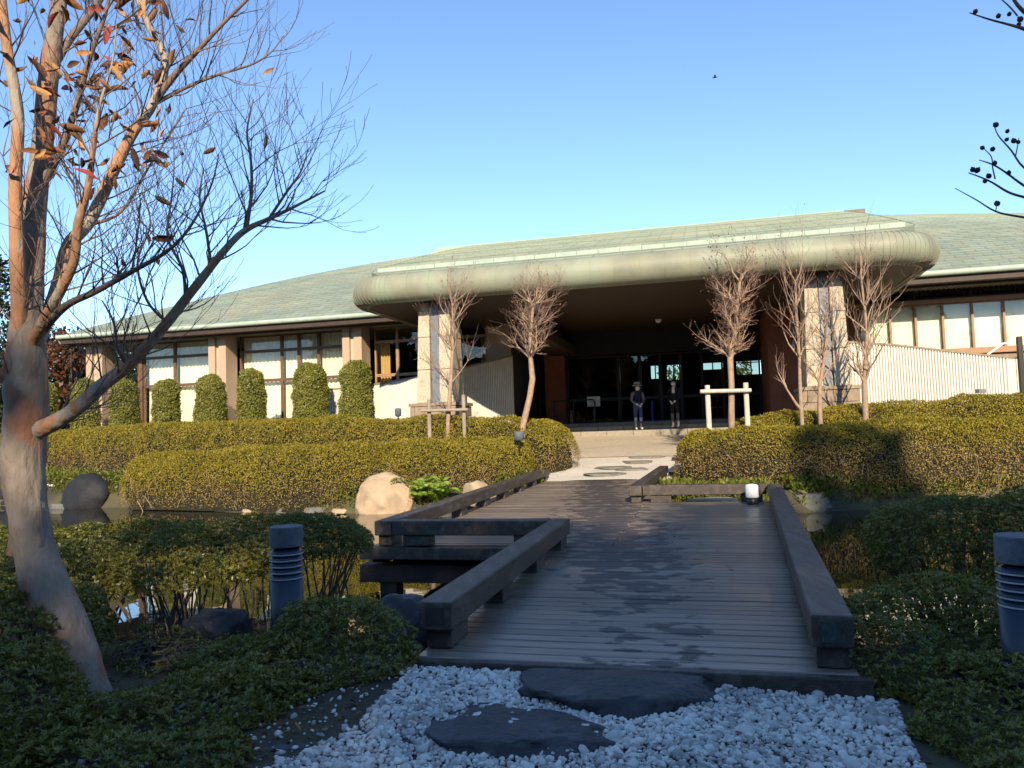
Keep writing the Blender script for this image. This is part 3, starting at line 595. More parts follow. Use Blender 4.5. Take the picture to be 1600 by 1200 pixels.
# chimney-like vent box with handrail frame on the right terrace
t = thing('service_post', 'dark square post with a slanted white brace behind the ribbed wall', 'post', (8.4, 22.9, 1.0), ab=True)
part('post', MB().box(8.05, 8.17, 22.8, 22.92, 1.0, 3.35).mesh('post', 'frame_dark', .008), t); part('brace', MB().bar((7.05, 22.9, 2.7), (7.75, 22.9, 3.2), .05, .05).mesh('brace', 'white_plastic'), t); part('bar', MB().bar((7.75, 22.9, 3.2), (8.04, 22.9, 3.2), .04, .04).mesh('bar', 'white_plastic'), t)

# ------------------------------------------------------------------ wooden zigzag bridge
DZ = .13
brg = thing('wooden_bridge', 'dark stained timber plank bridge zigzagging over the pond with low beam rails', 'bridge', (-.4, 4.1, 0), ab=True)
deck = part('deck', MB().box(-1.50, .70, 4.3, 12.3, DZ-.22, DZ-.055).box(-3.5, -1.51, 8.2, 17.6, DZ-.22, DZ-.055).mesh('deck', 'beam_wood'), brg, label='dark timber understructure carrying the planks')
PITCHP = .127; nseg = int((17.85-4.1)/PITCHP)
pm = {}
def plank_mesh(L):
    k = round(L, 2)
    if k not in pm: pm[k] = MB().box(-L/2, L/2, -.0575, .0575, -.045, 0).mesh('plank', 'deck_wood', .006, seg=1)
    return pm[k]
for i in range(nseg):
    b = 4.1+(i+.5)*PITCHP
    r_ = .66+(b-4.1)*.047
    if b < 8.0: spans = [(-1.62, r_)]
    elif b < 12.5: spans = [(-3.66, -1.0 if i % 3 else -.4), (None, r_)]; spans = [(-3.66, spans[0][1]), (spans[0][1]+.004, r_)]
    else: spans = [(-3.82, -.92)]
    for a0, a1 in spans:
        L = round((a1-a0)/.05)*.05; L = max(.5, L); o = part('plank', plank_mesh(L), deck)
        o.matrix_parent_inverse = Matrix.Translation(-Vector(brg['_b'])) ; o.location = ((a0+a1)/2, b+random.uniform(-.0015, .0015), DZ+random.uniform(-.003, .002)); o.rotation_euler = (0, 0, random.uniform(-.0012, .0012))
deck.matrix_parent_inverse = Matrix.Translation(-Vector(brg['_b']))
for ch in deck.children: ch.matrix_parent_inverse = Matrix.Identity(4)
bx2 = lambda name, a0, a1, b0, b1, z0, z1, mt, bev=.008: part(name, MB().box(a0, a1, b0, b1, z0, z1).mesh(name, mt, bev), brg)
bx2('edge_board', -1.66, .72, 4.04, 4.095, DZ-.10, DZ-.004, 'rail_wood')
RT, RBm = .405, .245
def rail(p, q, ends=(0, 0)):
    p, q = Vector((*p, (RT+RBm)/2)), Vector((*q, (RT+RBm)/2)); d = (q-p).normalized(); L = (q-p).length
    o = part('rail', MB().bar(p, q, .20, RT-RBm).mesh('rail', 'rail_wood', .012), brg)
    n = max(2, round(L/1.45)+1)
    for k in range(n):
        s_ = .22+(L-.5)*k/(n-1); c = p+d*s_; part('rail_block', MB().bar(c-d*.16+Vector((0, 0, (DZ+RBm)/2-c.z)), c+d*.16+Vector((0, 0, (DZ+RBm)/2-c.z)), .155, RBm-DZ-.002).mesh('rail_block', 'rail_wood', .006), brg)
    return o
r1 = rail((-1.545, 4.2), (-1.545, 8.15)); rail((-1.648, 8.05), (-3.40, 8.05)); rail((-3.5, 7.94), (-3.72, 17.9)); r4 = rail((.56, 4.12), (.965, 12.42)); rail((.855, 12.5), (-1.02, 12.5)); rail((-1.13, 12.35), (-.98, 18.1))
for ro, ac, bc in ((r1, -1.545, 4.2), (r4, .562, 4.12)): part('end_plate', MB().box(ac-.055, ac+.055, bc-.006, bc+.01, RBm+.03, RT-.03).mesh('end_plate', 'verdigris' if ac > 0 else 'beam_wood'), ro)
# joists, beams, posts below
bx2('edge_beam', -3.78, -1.56, 7.92, 8.06, DZ-.14, DZ-.012, 'rail_wood'); bx2('side_beam', -3.70, -3.52, 8.08, 17.6, DZ-.20, DZ-.05, 'beam_wood'); bx2('side_beam', .55, .72, 4.3, 12.3, DZ-.22, DZ-.055, 'beam_wood'); bx2('side_beam', -1.6, -1.52, 4.3, 7.9, DZ-.24, DZ-.055, 'beam_wood')
for a, b in ((-3.52, 8.2), (-1.75, 8.2), (.5, 8.2), (-3.55, 12.3), (.75, 12.2), (-1.0, 12.3), (-1.5, 5.6), (.5, 5.6), (-3.6, 16), (-1.1, 16)): bx2('pile', a-.1, a+.1, b-.1, b+.1, -1.2, DZ-.225, 'beam_wood')
for b in (8.2, 12.25, 16.0): bx2('cross_beam', -3.85, .9 if b < 13 else -.8, b-.13, b+.13, DZ-.42, DZ-.226, 'beam_wood')
lamp = thing('deck_lamp', 'small white lamp with a black base standing on the wooden bridge', 'lamp', W(.62, 12.05, DZ))
part('base', MB().lathe([(.075, 0), (.085, .02), (.085, .10)], 16).mesh('base', 'black_plastic', smooth=True), lamp).matrix_parent_inverse = Matrix.Identity(4)
part('globe', MB().lathe([(.09, .101), (.095, .12), (.095, .27), (.08, .295), (.03, .305)], 20).mesh('globe', 'white_plastic', smooth=True), lamp).matrix_parent_inverse = Matrix.Identity(4)

# ------------------------------------------------------------------ foliage tools
def unit(v): return v/np.maximum(np.linalg.norm(v, axis=1, keepdims=True), 1e-9)
def leaves(C, D, L, wr=.42, fold=.12, seed=0, ref=None):
    """one kite-shaped folded leaf for each point C along direction D"""
    r = np.random.default_rng(seed); n = len(C); D = unit(D); L = np.broadcast_to(L, (n,))[:, None]
    S = unit(np.cross(D, r.normal(size=(n, 3)) if ref is None else unit(ref)+r.normal(0, .35, (n, 3)))); N = np.cross(S, D)
    V = np.empty((n, 4, 3)); V[:, 0] = C; V[:, 1] = C+D*L*.48+S*L*wr*.5+N*L*fold; V[:, 2] = C+D*L; V[:, 3] = C+D*L*.48-S*L*wr*.5+N*L*fold
    return V.reshape(-1, 3), np.arange(n*4).reshape(n, 4)
def rosettes(C, A, L, k=6, spread=1.0, wr=.38, seed=0):
    r = np.random.default_rng(seed); n = len(C); A = unit(A); X = unit(np.cross(A, r.normal(size=(n, 3)))); Y = np.cross(A, X); Cs = []; Ds = []; Ls = []; As = []
    for j in range(k):
        ph = 2*math.pi*j/k+r.uniform(-.4, .4, n); el = r.uniform(.25, .95, n)
        d = A*el[:, None]+(X*np.cos(ph)[:, None]+Y*np.sin(ph)[:, None])*spread; Cs.append(C); Ds.append(d); Ls.append(L*r.uniform(.7, 1.15, n)); As.append(A)
    return leaves(np.concatenate(Cs), np.concatenate(Ds), np.concatenate(Ls), wr, seed=seed+1, ref=np.concatenate(As))

# ---- clipped hedges: a rounded bank swept along a line
def hedge(name, label, line, hw, top, seed, dens=2600, leaf=.042, group=None, p=3.0, brown=.5):
    """line of world x,y; top absolute heights at the points"""
    r = np.random.default_rng(seed); P = np.array(line, float); T = np.array(top, float)
    if len(P) > 2: Q = np.array(smooth_pl(np.c_[P, T], 8)); P, T = Q[:, :2], Q[:, 2]
    seg = np.diff(P, axis=0); sl_ = np.hypot(seg[:, 0], seg[:, 1]); cum = np.r_[0, np.cumsum(sl_)]; Ltot = cum[-1]
    tn = seg/sl_[:, None]; VT = unit(np.r_[tn[:1], tn[1:]+tn[:-1], tn[-1:]]); h0 = 1.25; per = 2*(h0+hw)*.9
    def sample(n):
        t = r.uniform(-hw*1.2, Ltot+hw*1.2, n); th = r.uniform(0, math.pi, n); ex = np.where(t < 0, 1, np.where(t > Ltot, 2, 0)); tt = np.clip(t, 0, Ltot)
        i = np.clip(np.searchsorted(cum, tt)-1, 0, len(seg)-1); f = (tt-cum[i])/sl_[i]; c = P[i]+seg[i]*f[:, None]; d = unit(VT[i]*(1-f)[:, None]+VT[i+1]*f[:, None]); nn = np.c_[d[:, 1], -d[:, 0]]; tz = T[i]*(1-f)+T[i+1]*f
        ph = r.uniform(-math.pi/2, math.pi/2, n); out = np.where((ex > 0)[:, None], np.where((ex == 1)[:, None], -d, d)*np.cos(ph)[:, None]+nn*np.sin(ph)[:, None], nn)
        cth, sth = np.cos(th), np.sin(th); e = 2/p; sx = np.sign(cth)*np.abs(cth)**e; sz = np.abs(sth)**e
        sx = np.where(ex > 0, np.abs(sx), sx)
        XY = c+out*(sx*hw)[:, None]; base = np.clip(np.minimum(gz(c), gz(XY)), -.30, 9)-.05; z = base+(tz-base)*sz
        nz = np.abs(sz)**(p-1)*np.sign(sz)/np.maximum(tz-base, .3); nr = np.sign(sx)*np.abs(sx)**(p-1)/hw; N = unit(np.c_[out*nr[:, None], nz])
        pos = np.c_[XY, z]; bmp = vnoise(pos, 1.3, seed)*.09+vnoise(pos, 3.5, seed+5)*.05+vnoise(pos, 9, seed+9)*.03
        return pos+N*bmp[:, None], N, sz
    t = thing(name, label, 'hedge', (*P[len(P)//2], g1(*P[len(P)//2])), group)
    n = int(dens*per*(Ltot+2*hw)); pos, N, sz = sample(n); keep = N[:, 1]-.2 < .75; pos, N, sz = pos[keep], N[keep], sz[keep]
    pos -= N*r.uniform(0, .06, len(pos))[:, None]
    bz = vnoise(pos, 1.8, seed+20)*.18; isb = (sz+bz+r.normal(0, .10, len(sz)) < brown); 
    low = sz < .28; thin = (~low) | (r.random(len(low)) < .85); pos, N, isb, sz = pos[thin], N[thin], isb[thin], sz[thin]
    D = N*.55+np.array((0, 0, .35))+r.normal(0, .8, N.shape); RF = N*.8+np.array((0, 0, .25))
    V, Fq = leaves(pos[~isb], D[~isb], leaf*r.uniform(.7, 1.3, (~isb).sum()), .5, seed=seed, ref=RF[~isb]); part('foliage', npmesh('foliage', V, Fq, 'hedge_leaf'), t)
    V, Fq = leaves(pos[isb], D[isb], leaf*r.uniform(.6, 1.15, isb.sum()), .42, seed=seed+1, ref=RF[isb]); part('brown_foliage', npmesh('brown_foliage', V, Fq, 'hedge_brown'), t, label='brownish older leaves low on the hedge')
    # dark inner mass of branches, shrunk well inside the leaves
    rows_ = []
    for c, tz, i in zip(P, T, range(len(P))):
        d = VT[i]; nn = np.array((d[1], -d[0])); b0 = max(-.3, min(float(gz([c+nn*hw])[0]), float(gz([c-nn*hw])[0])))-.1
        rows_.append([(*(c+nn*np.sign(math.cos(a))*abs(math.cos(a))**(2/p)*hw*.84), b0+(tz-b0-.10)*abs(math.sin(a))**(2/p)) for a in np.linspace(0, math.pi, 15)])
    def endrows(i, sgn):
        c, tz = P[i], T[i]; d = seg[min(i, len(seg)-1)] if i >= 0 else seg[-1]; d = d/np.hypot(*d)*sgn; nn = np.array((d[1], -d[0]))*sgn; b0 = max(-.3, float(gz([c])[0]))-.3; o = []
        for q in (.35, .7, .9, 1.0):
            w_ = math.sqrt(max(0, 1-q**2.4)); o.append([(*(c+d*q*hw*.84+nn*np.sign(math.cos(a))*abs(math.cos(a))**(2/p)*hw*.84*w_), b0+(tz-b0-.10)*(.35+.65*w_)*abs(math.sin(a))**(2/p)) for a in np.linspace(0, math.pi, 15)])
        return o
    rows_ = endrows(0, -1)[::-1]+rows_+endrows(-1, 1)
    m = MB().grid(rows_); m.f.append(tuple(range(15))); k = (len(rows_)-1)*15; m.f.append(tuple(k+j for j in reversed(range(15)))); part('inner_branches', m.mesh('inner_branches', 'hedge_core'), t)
    m = MB(); q, Nq, s2 = sample(int(36*Ltot))
    for x, nn in zip(q, Nq):
        if x[2] > .75 and random.random() < .8: continue
        if nn[1] > .3: continue
        a = Vector(x)+Vector((0, 0, -.1)); v = Vector((random.uniform(-.2, .2), random.uniform(-.2, .05), random.uniform(.15, .4))); m.tube([a-v*.5, a+Vector((random.uniform(-.03, .03), -.02, 0)), a+v*.5], [.006, .005, .003], 4, False)
    if m.v: part('stems', m.mesh('stems', 'bark_pale'), t, kind='stuff')
    return t
hedge('azalea_hedge', 'clipped golden hedge along the pond edge behind the tan boulder', [(-9.6, 20.75), (-7, 19.6), (-4.6, 18.6), (-2.4, 18.45), (-.4, 18.5)], .88, [.98, 1.1, 1.16, 1.18, 1.15], 11, brown=.4)
hedge('azalea_hedge', 'long clipped golden hedge between the topiary row and the pond hedge', [(-24, 30), (-16, 25.6), (-10.5, 22.6), (-6.2, 20.7), (-3.2, 19.75), (-.6, 19.35), (.75, 19.7)], .85, [1.75, 1.72, 1.85, 1.82, 1.75, 1.68, 1.5], 12, dens=2100)
hedge('azalea_hedge', 'clipped hedge by the path, browned at its foot, above the stone pond edge', [(4.35, 17.2), (5.6, 16.1), (8, 15.95), (11, 16.05), (15, 16.1)], .78, [1.2, 1.26, 1.27, 1.27, 1.27], 13, brown=.68)
hedge('azalea_hedge', 'clipped hedge at the foot of the ribbed wall below the pale screens', [(5.7, 18.15), (7.4, 17.45), (9.5, 17.35), (12, 17.3), (16, 17.3)], .7, [1.5, 1.62, 1.72, 1.78, 1.8], 14, dens=2300, brown=.42)

# ---- topiary row
def topiary(name, label, x, y, rad, z1, seed, group):
    r = np.random.default_rng(seed); z0 = g1(x, y); h = z1-z0; t = thing(name, label, 'topiary', (x, y, z0), group)
    n = int(2300*(2*math.pi*rad*h+math.pi*rad*rad)); s_ = r.random(n); ph = r.uniform(0, 2*math.pi, n); zc = h-rad*1.05
    zz = s_*(h+rad*.4); bod = zz < zc; ang = np.clip((zz-zc)/(h+rad*.4-zc), 0, 1)*math.pi/2
    rr = np.where(bod, rad*(.9+.1*np.sin(np.clip(zz/zc, 0, 1)*math.pi)), rad*np.cos(ang)**.8*.9); zz = np.where(bod, zz, zc+rad*1.05*np.sin(ang)); low = zz < .12; rr = np.where(low, rr*.8, rr)
    N = unit(np.c_[np.cos(ph)*np.cos(np.where(bod, 0, ang)), np.sin(ph)*np.cos(np.where(bod, 0, ang)), np.where(bod, .15, np.sin(ang))])
    pos = np.c_[x+rr*np.cos(ph), y+rr*np.sin(ph), z0+zz]; pos += N*(vnoise(pos, 2.2, seed)*.07+vnoise(pos, 6, seed+3)*.05+r.uniform(-.09, .02, n))[:, None]
    gap = (vnoise(pos, 3.0, seed+7)+r.normal(0, .12, n) > -.85); pos, N = pos[gap], N[gap]
    V, Fq = leaves(pos, N*.6+np.array((0, 0, .4))+r.normal(0, .75, N.shape), .06*r.uniform(.7, 1.3, len(pos)), .5, seed=seed, ref=N); part('foliage', npmesh('foliage', V, Fq, 'topiary_leaf'), t)
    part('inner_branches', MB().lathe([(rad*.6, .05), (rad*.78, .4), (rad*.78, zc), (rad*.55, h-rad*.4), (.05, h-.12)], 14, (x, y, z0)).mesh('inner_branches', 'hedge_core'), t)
    part('trunk', MB().tube([(x, y, z0-.05), (x+.02, y, z0+.5)], [.06, .05], 8).mesh('trunk', 'shrub_wood'), t); return t
TP = [(67, 600, 42, 'clipped dome topiary beside the dark trees, past the end column'), (133, 596, 40, 'clipped dome topiary in front of the end brick column'), (194, 594, 42, 'clipped dome topiary between the end column and the window corner post'),
      (260, 594, 42, 'clipped dome topiary before the first curtained window bay'), (329, 587, 48, 'clipped dome topiary in front of the middle brick column'), (393, 578, 43, 'narrow clipped dome topiary just past the middle brick column'), (485, 568, 56, 'broad clipped dome topiary notched at one side, before the wide curtained bay'), (555, 564, 50, 'clipped dome topiary closest to the ribbed wall and stone pillar')]
for i, (u, v, wpx, lb) in enumerate(TP):
    q = pb(u, v, 22.9); topiary('topiary', lb, q.x, q.y, wpx/2/F*q.y, q.z, 40+i, 'row of clipped dome topiaries before the windows')

# ---- foreground azaleas: leaf rosettes over lumpy mounds, bare stems below
def azalea(name, label, blobs, seed, dens=1500, L=.032, stems=True, base=None, under=-.2, mt='azalea', k=6):
    """blobs: (x, y, z, rx, ry, rz)"""
    r = np.random.default_rng(seed); Bq = np.array(blobs, float); C_ = []; N_ = []
    for b in Bq:
        c, s_ = b[:3], b[3:]; area = 4*math.pi*((s_[0]*s_[1])**1.6/3+(s_[0]*s_[2])**1.6/3+(s_[1]*s_[2])**1.6/3)**(1/1.6); n = int(dens*area)
        d = unit(r.normal(size=(n, 3))); d = d[d[:, 2] > under]; pos = c+d*s_; nn = unit(d/s_)
        q = (vnoise(pos, 3.2, seed)*.16+vnoise(pos, 8., seed+3)*.10)*min(s_.min(), .4); pos = pos+nn*(q-r.uniform(0, 1, len(pos))**2*.10)[:, None]
        ok = np.ones(len(pos), bool)
        for o in Bq:
            if o is b or (o == b).all(): continue
            ok &= (((pos-o[:3])/(o[3:]*.93))**2).sum(1) > 1
        gap = vnoise(pos, 5.5, seed+11)+r.normal(0, .1, len(pos)) > -.75
        C_.append(pos[ok & gap]); N_.append(nn[ok & gap])
    C = np.concatenate(C_); N = np.concatenate(N_); zg = gz(C)+.015; C[:, 2] = np.maximum(C[:, 2], zg)
    bx_, by_ = base or (Bq[:, 0].mean(), Bq[:, 1].mean()); t = thing(name, label, 'shrub', (bx_, by_, g1(bx_, by_)))
    V, Fq = rosettes(C, N*.6+np.array((0, 0, .8))+r.normal(0, .3, N.shape), L, k, .95, .36, seed); part('foliage', npmesh('foliage', V, Fq, mt), t)
    if stems:
        m = MB(); ns = int(26*len(Bq)); idx = r.integers(0, len(C), ns*6)
        for j in range(ns):
            e = Vector(C[idx[j]])-Vector(N[idx[j]])*.05; b = Bq[np.argmin(((Bq[:, :2]-C[idx[j], :2])**2).sum(1))]
            x0, y0 = b[0]+r.uniform(-.35, .35)*b[3], b[1]+r.uniform(-.35, .35)*b[4]; z0 = max(g1(x0, y0), WATER_Z-.2)-.03; p0 = Vector((x0, y0, z0)); mid = p0.lerp(e, .5)+Vector((r.normal(0, .05), r.normal(0, .05), r.uniform(-.06, .06)))
            pts = [p0, p0.lerp(mid, .5)+Vector((r.normal(0, .02), r.normal(0, .02), 0)), mid, mid.lerp(e, .5)+Vector((r.normal(0, .03), r.normal(0, .03), 0)), e]; m.tube(pts, [.014, .012, .009, .006, .003], 5, False)
            for k2 in range(3):
                f = pts[2+k2 % 2]; e2 = Vector(C[idx[ns+j*3+k2]]); 
                if (e2-f).length < .5: m.tube([f, f.lerp(e2, .5)+Vector((r.normal(0, .03), r.normal(0, .03), 0)), e2], [.006, .004, .002], 4, False)
        part('stems', m.mesh('stems', 'shrub_wood'), t, kind='stuff')
    return t
# left bank
azalea('azalea_shrub', 'wide flat-topped shaded azalea on bare stems behind the bollard, over the pond edge',
       [(-3.35, 6.0, .38, .75, .65, .33), (-2.75, 6.15, .44, .75, .7, .30), (-2.15, 6.3, .46, .65, .62, .26), (-1.72, 6.45, .47, .5, .55, .24), (-2.4, 5.7, .40, .55, .4, .25), (-4.0, 6.1, .32, .7, .6, .32)], 101, base=(-2.9, 5.9), under=-.3, dens=1700)
azalea('azalea_shrub', 'rounded azalea mound between the left bollard and the bridge end', [(-.92, 4.42, .08, .36, .34, .30), (-1.16, 4.62, .08, .34, .32, .34), (-1.3, 4.25, .03, .36, .3, .22), (-1.62, 4.5, .02, .34, .28, .2)], 102, base=(-1.1, 4.45), stems=False)
azalea('azalea_shrub', 'tall azalea mound around the foot of the peeling tree trunk', [(-2.75, 3.75, .30, .52, .5, .38), (-2.28, 3.3, .22, .40, .42, .30), (-2.85, 4.4, .30, .5, .5, .36), (-2.5, 2.85, .20, .5, .42, .36), (-3.2, 3.3, .30, .6, .6, .42)], 103, base=(-2.7, 3.5), stems=True)
azalea('azalea_shrub', 'low spreading azalea along the gravel edge with dark stones', [(-1.85, 3.55, .03, .38, .34, .20), (-1.5, 3.85, .04, .36, .3, .22), (-1.75, 3.05, .03, .40, .34, .20), (-1.4, 3.3, .0, .26, .28, .16), (-1.55, 2.75, .0, .34, .3, .18), (-1.95, 2.55, .05, .4, .34, .22), (-1.28, 4.05, .0, .26, .22, .16)], 104, base=(-1.7, 3.2), stems=False)
azalea('azalea_shrub', 'sunlit yellow-green azalea by the water beyond the tree trunk', [(-5.6, 8.0, .15, .65, .55, .38), (-4.9, 7.75, .12, .55, .5, .34), (-6.6, 8.6, .15, .9, .7, .42)], 105, base=(-5.5, 7.9), stems=False, dens=1100, mt='weed_leaf')
azalea('azalea_seedlings', 'sparse low seedlings in the dark hollow behind the tree foot', [(-2.0, 4.7, .0, .4, .3, .16), (-1.75, 5.05, -.02, .3, .25, .14), (-2.35, 5.0, .0, .35, .3, .2)], 108, base=(-2.0, 4.8), dens=260, under=-.2)
# right bank
azalea('azalea_shrub', 'dark azalea with leaning branches over the pond, beside the right bollard', [(3.35, 6.05, .38, .62, .6, .34), (3.95, 5.75, .42, .7, .65, .36), (4.7, 5.9, .45, .8, .8, .42), (3.75, 6.5, .34, .7, .5, .32), (3.55, 5.45, .2, .4, .4, .28)], 106, base=(3.9, 5.6), under=-.6)
azalea('azalea_shrub', 'broad shaded azalea mound beside the white gravel, around the right bollard', [(1.95, 4.05, .02, .40, .36, .28), (2.2, 3.6, .02, .40, .36, .26), (1.98, 3.3, .0, .34, .32, .22), (2.0, 4.45, .05, .36, .36, .34), (2.45, 4.5, .08, .42, .4, .36), (2.05, 2.85, .0, .40, .36, .24), (2.75, 4.0, .05, .4, .4, .3), (2.5, 3.1, .0, .4, .4, .26)], 107, base=(2.1, 3.8), stems=False)

# ------------------------------------------------------------------ stones
def rock(name, label, cat, c, s_, seed, mt, flat=None, group=None, rot=0, smooth=True, rough=.22, sub=4):
    bm = bmesh.new(); bmesh.ops.create_icosphere(bm, subdivisions=sub, radius=1); V = np.array([v.co for v in bm.verts]); V0 = V.copy()
    q = 1+rough*vnoise(V0, 1.3, seed)+rough*.5*vnoise(V0, 3.1, seed+1)+rough*.22*vnoise(V0, 7., seed+2)+rough*.10*vnoise(V0, 16., seed+3); V = V0*q[:, None]
    rr_ = np.random.default_rng(seed)                     # a few broad fracture faces
    for j in range(5):
        nn = unit(rr_.normal(size=(1, 3)))[0]; nn[2] *= .4; nn /= np.linalg.norm(nn); d = V@nn; k = .72+rr_.uniform(0, .15); V = V-np.maximum(0, d-k)[:, None]*nn*.85
    if flat: V[:, 2] = np.where(V[:, 2] > flat, flat+(V[:, 2]-flat)*.12+.03*vnoise(V0, 4, seed+9), V[:, 2])
    V *= np.array(s_); c_, s2 = math.cos(rot), math.sin(rot); V = np.c_[V[:, 0]*c_-V[:, 1]*s2, V[:, 0]*s2+V[:, 1]*c_, V[:, 2]]
    for v, p in zip(bm.verts, V): v.co = p
    me = bpy.data.meshes.new(name); bm.to_mesh(me); bm.free(); me.materials.append(M[mt]); 
    if smooth: me.shade_smooth()
    o = single(name, me, label, cat, group); o.location = c; return o
rock('stepping_stone', 'long dark stepping stone with a cracked face against the bridge end', 'stone', (.53, 3.94, .03), (.60, .35, .15), 3, 'rock_dark', .55, rot=-.06, rough=.25, sub=5)
rock('stepping_stone', 'pointed dark stepping stone lying in the gravel away from the bridge', 'stone', (-.06, 3.52, .01), (.42, .29, .12), 8, 'rock_dark', .5, rot=-.25, rough=.3, sub=5)
rock('edging_stone', 'small dark stone at the gravel edge nearest the azalea mound', 'stone', (-.86, 3.88, -.01), (.17, .12, .07), 21, 'rock_dark', .6, rot=.5)
rock('edging_stone', 'flat dark stone half buried in gravel below the small edge stone', 'stone', (-1.02, 3.5, -.01), (.19, .13, .06), 22, 'rock_dark', .6, rot=.3)
rock('edging_stone', 'small dark flat stone among the leaves at the shrub foot', 'stone', (-.95, 3.72, -.01), (.12, .09, .05), 23, 'rock_dark', .6, rot=1.0)
rock('pond_boulder', 'round black boulder under the near corner of the bridge rail', 'boulder', (-.76, 5.35, -.02), (.26, .24, .30), 25, 'rock_dark')
rock('pond_boulder', 'small dark boulder tucked against the bridge edge board', 'boulder', (-.70, 4.72, .0), (.17, .15, .12), 26, 'rock_dark')
rock('pond_boulder', 'dark boulder under the azalea stems by the pond', 'boulder', (-2.15, 5.55, -.05), (.30, .22, .22), 27, 'rock_dark')
rock('pond_boulder', 'large rounded tan boulder at the waterline by the bridge', 'boulder', pz(605, 800, -.42)+Vector((0, .02, .24)), (.76, .5, .62), 33, 'rock_tan', rough=.14, sub=5)
rock('pond_boulder', 'large black boulder on the bank below the grass slope', 'boulder', pz(137, 793, -.42)+Vector((0, .05, .32)), (.74, .5, .62), 35, 'rock_black', rough=.14)
rock('pond_boulder', 'black boulder on the bank partly behind the tree trunk', 'boulder', pz(28, 789, -.42)+Vector((0, .3, .2)), (.85, .5, .5), 36, 'rock_black', rough=.2)
rock('pond_boulder', 'small round tan stone beside the black boulder', 'boulder', pz(178, 790, -.42)+Vector((0, .1, .18)), (.26, .24, .28), 37, 'rock_tan', rough=.12)
rock('pond_boulder', 'flat grey block of stone at the pond edge by the rail end', 'boulder', pz(1263, 800, -.42)+Vector((0, .3, .15)), (.62, .4, .32), 38, 'rock_grey', .6, rough=.2)
rock('pond_boulder', 'sunlit tan stone behind the cross rail of the bridge', 'boulder', W(.0, 13.0, -.02), (.55, .3, .24), 39, 'rock_tan', .6)
rock('pond_boulder', 'pale stone between the fern and the bridge rail', 'boulder', pz(745, 775, .0)+Vector((0, .6, .0)), (.35, .3, .28), 40, 'rock_tan')
for i, (u, v, s_) in enumerate([(1312, 797, .3), (1345, 793, .34), (1400, 790, .45), (1446, 790, .35), (1500, 788, .5), (235, 794, .35), (275, 796, .4), (320, 798, .38), (360, 799, .4), (405, 801, .42), (450, 802, .4), (495, 803, .38), (535, 803, .35), (55, 793, .5), (95, 796, .4), (200, 793, .35), (665, 803, .3), (700, 800, .3)]):
    q = pz(u, v-1, -.42); rock('kerb_stone', ('low edging stone along the shaded waterline beyond the bridge rail' if u > 1200 else 'low edging stone along the waterline under the sunlit hedge'), 'stone', q+Vector((0, .12, .03)), (s_, .2, .14+.03*(i % 3)), 60+i, 'rock_grey' if u > 1200 or i % 3 else 'rock_tan', .5, group='edging stones by the bridge rail' if u > 1200 else 'edging stones under the sunlit hedge', sub=3)
for i, (a, b, sx_, sy_, lb) in enumerate([(-2.35, 18.2, .55, .4, 'flat slab stepping stone touching the end of the bridge planks'), (-1.75, 18.9, .42, .3, 'narrow slab stepping stone second beyond the bridge'), (-2.25, 19.3, .5, .36, 'broad slab stepping stone third beyond the bridge'), (-1.75, 20.05, .45, .36, 'slab stepping stone fourth beyond the bridge'), (-1.6, 20.7, .55, .25, 'slab stepping stone at the edge of the paved approach')]):
    p = W(a, b); rock('stepping_stone', lb, 'stone', (p.x, p.y, g1(p.x, p.y)+.02), (sx_, sy_, .07), 80+i, 'stone_slab', .45, rot=-.2, sub=3)

# near gravel: individual pebbles
def icosa():
    t = (1+5**.5)/2; v = np.array([(-1, t, 0), (1, t, 0), (-1, -t, 0), (1, -t, 0), (0, -1, t), (0, 1, t), (0, -1, -t), (0, 1, -t), (t, 0, -1), (t, 0, 1), (-t, 0, -1), (-t, 0, 1)])/math.hypot(1, t)
    f = np.array([(0, 11, 5), (0, 5, 1), (0, 1, 7), (0, 7, 10), (0, 10, 11), (1, 5, 9), (5, 11, 4), (11, 10, 2), (10, 7, 6), (7, 1, 8), (3, 9, 4), (3, 4, 2), (3, 2, 6), (3, 6, 8), (3, 8, 9), (4, 9, 5), (2, 4, 11), (6, 2, 10), (8, 6, 7), (9, 8, 1)]); return v, f
def pebbles(name, P, size, seed, label):
    r = np.random.default_rng(seed); v, f = icosa(); n = len(P); sc = size*r.lognormal(-.08, .38, (n, 1, 1))*r.uniform(.6, 1.3, (n, 1, 3)); sc[:, :, 2] *= .75
    jit = 1+r.uniform(-.3, .22, (n, 12, 1)); a = r.uniform(0, 6.28, n); ti = r.uniform(-.6, .6, n); V = v[None]*jit*sc
    c, s_ = np.cos(a)[:, None], np.sin(a)[:, None]; x, y, z = V[..., 0], V[..., 1], V[..., 2]; ct, st = np.cos(ti)[:, None], np.sin(ti)[:, None]; x, z = x*ct-z*st, x*st+z*ct
    V = np.stack([x*c-y*s_, x*s_+y*c, z], -1)+P[:, None]; Fq = (f[None]+np.arange(n)[:, None, None]*12).reshape(-1, 3)
    return single(name, npmesh(name, V.reshape(-1, 3), Fq, 'pebble', False), label, 'gravel', kind='stuff')
Q = np.c_[rng.uniform(-1.7, 2.1, 58000), rng.uniform(1.9, 5.0, 58000)]; Q = Q[inpoly(Q, NEARG+rng.normal(0, .0, NEARG.shape))]
edge = np.array([(Q[:, 0]*ST+Q[:, 1]*CT) < 4.03])[0]; Q = Q[edge]
pebbles('gravel', np.c_[Q, gz(Q)+rng.uniform(.004, .02, len(Q))], .0125, 5, 'white and grey pebbles spread in front of the bridge')
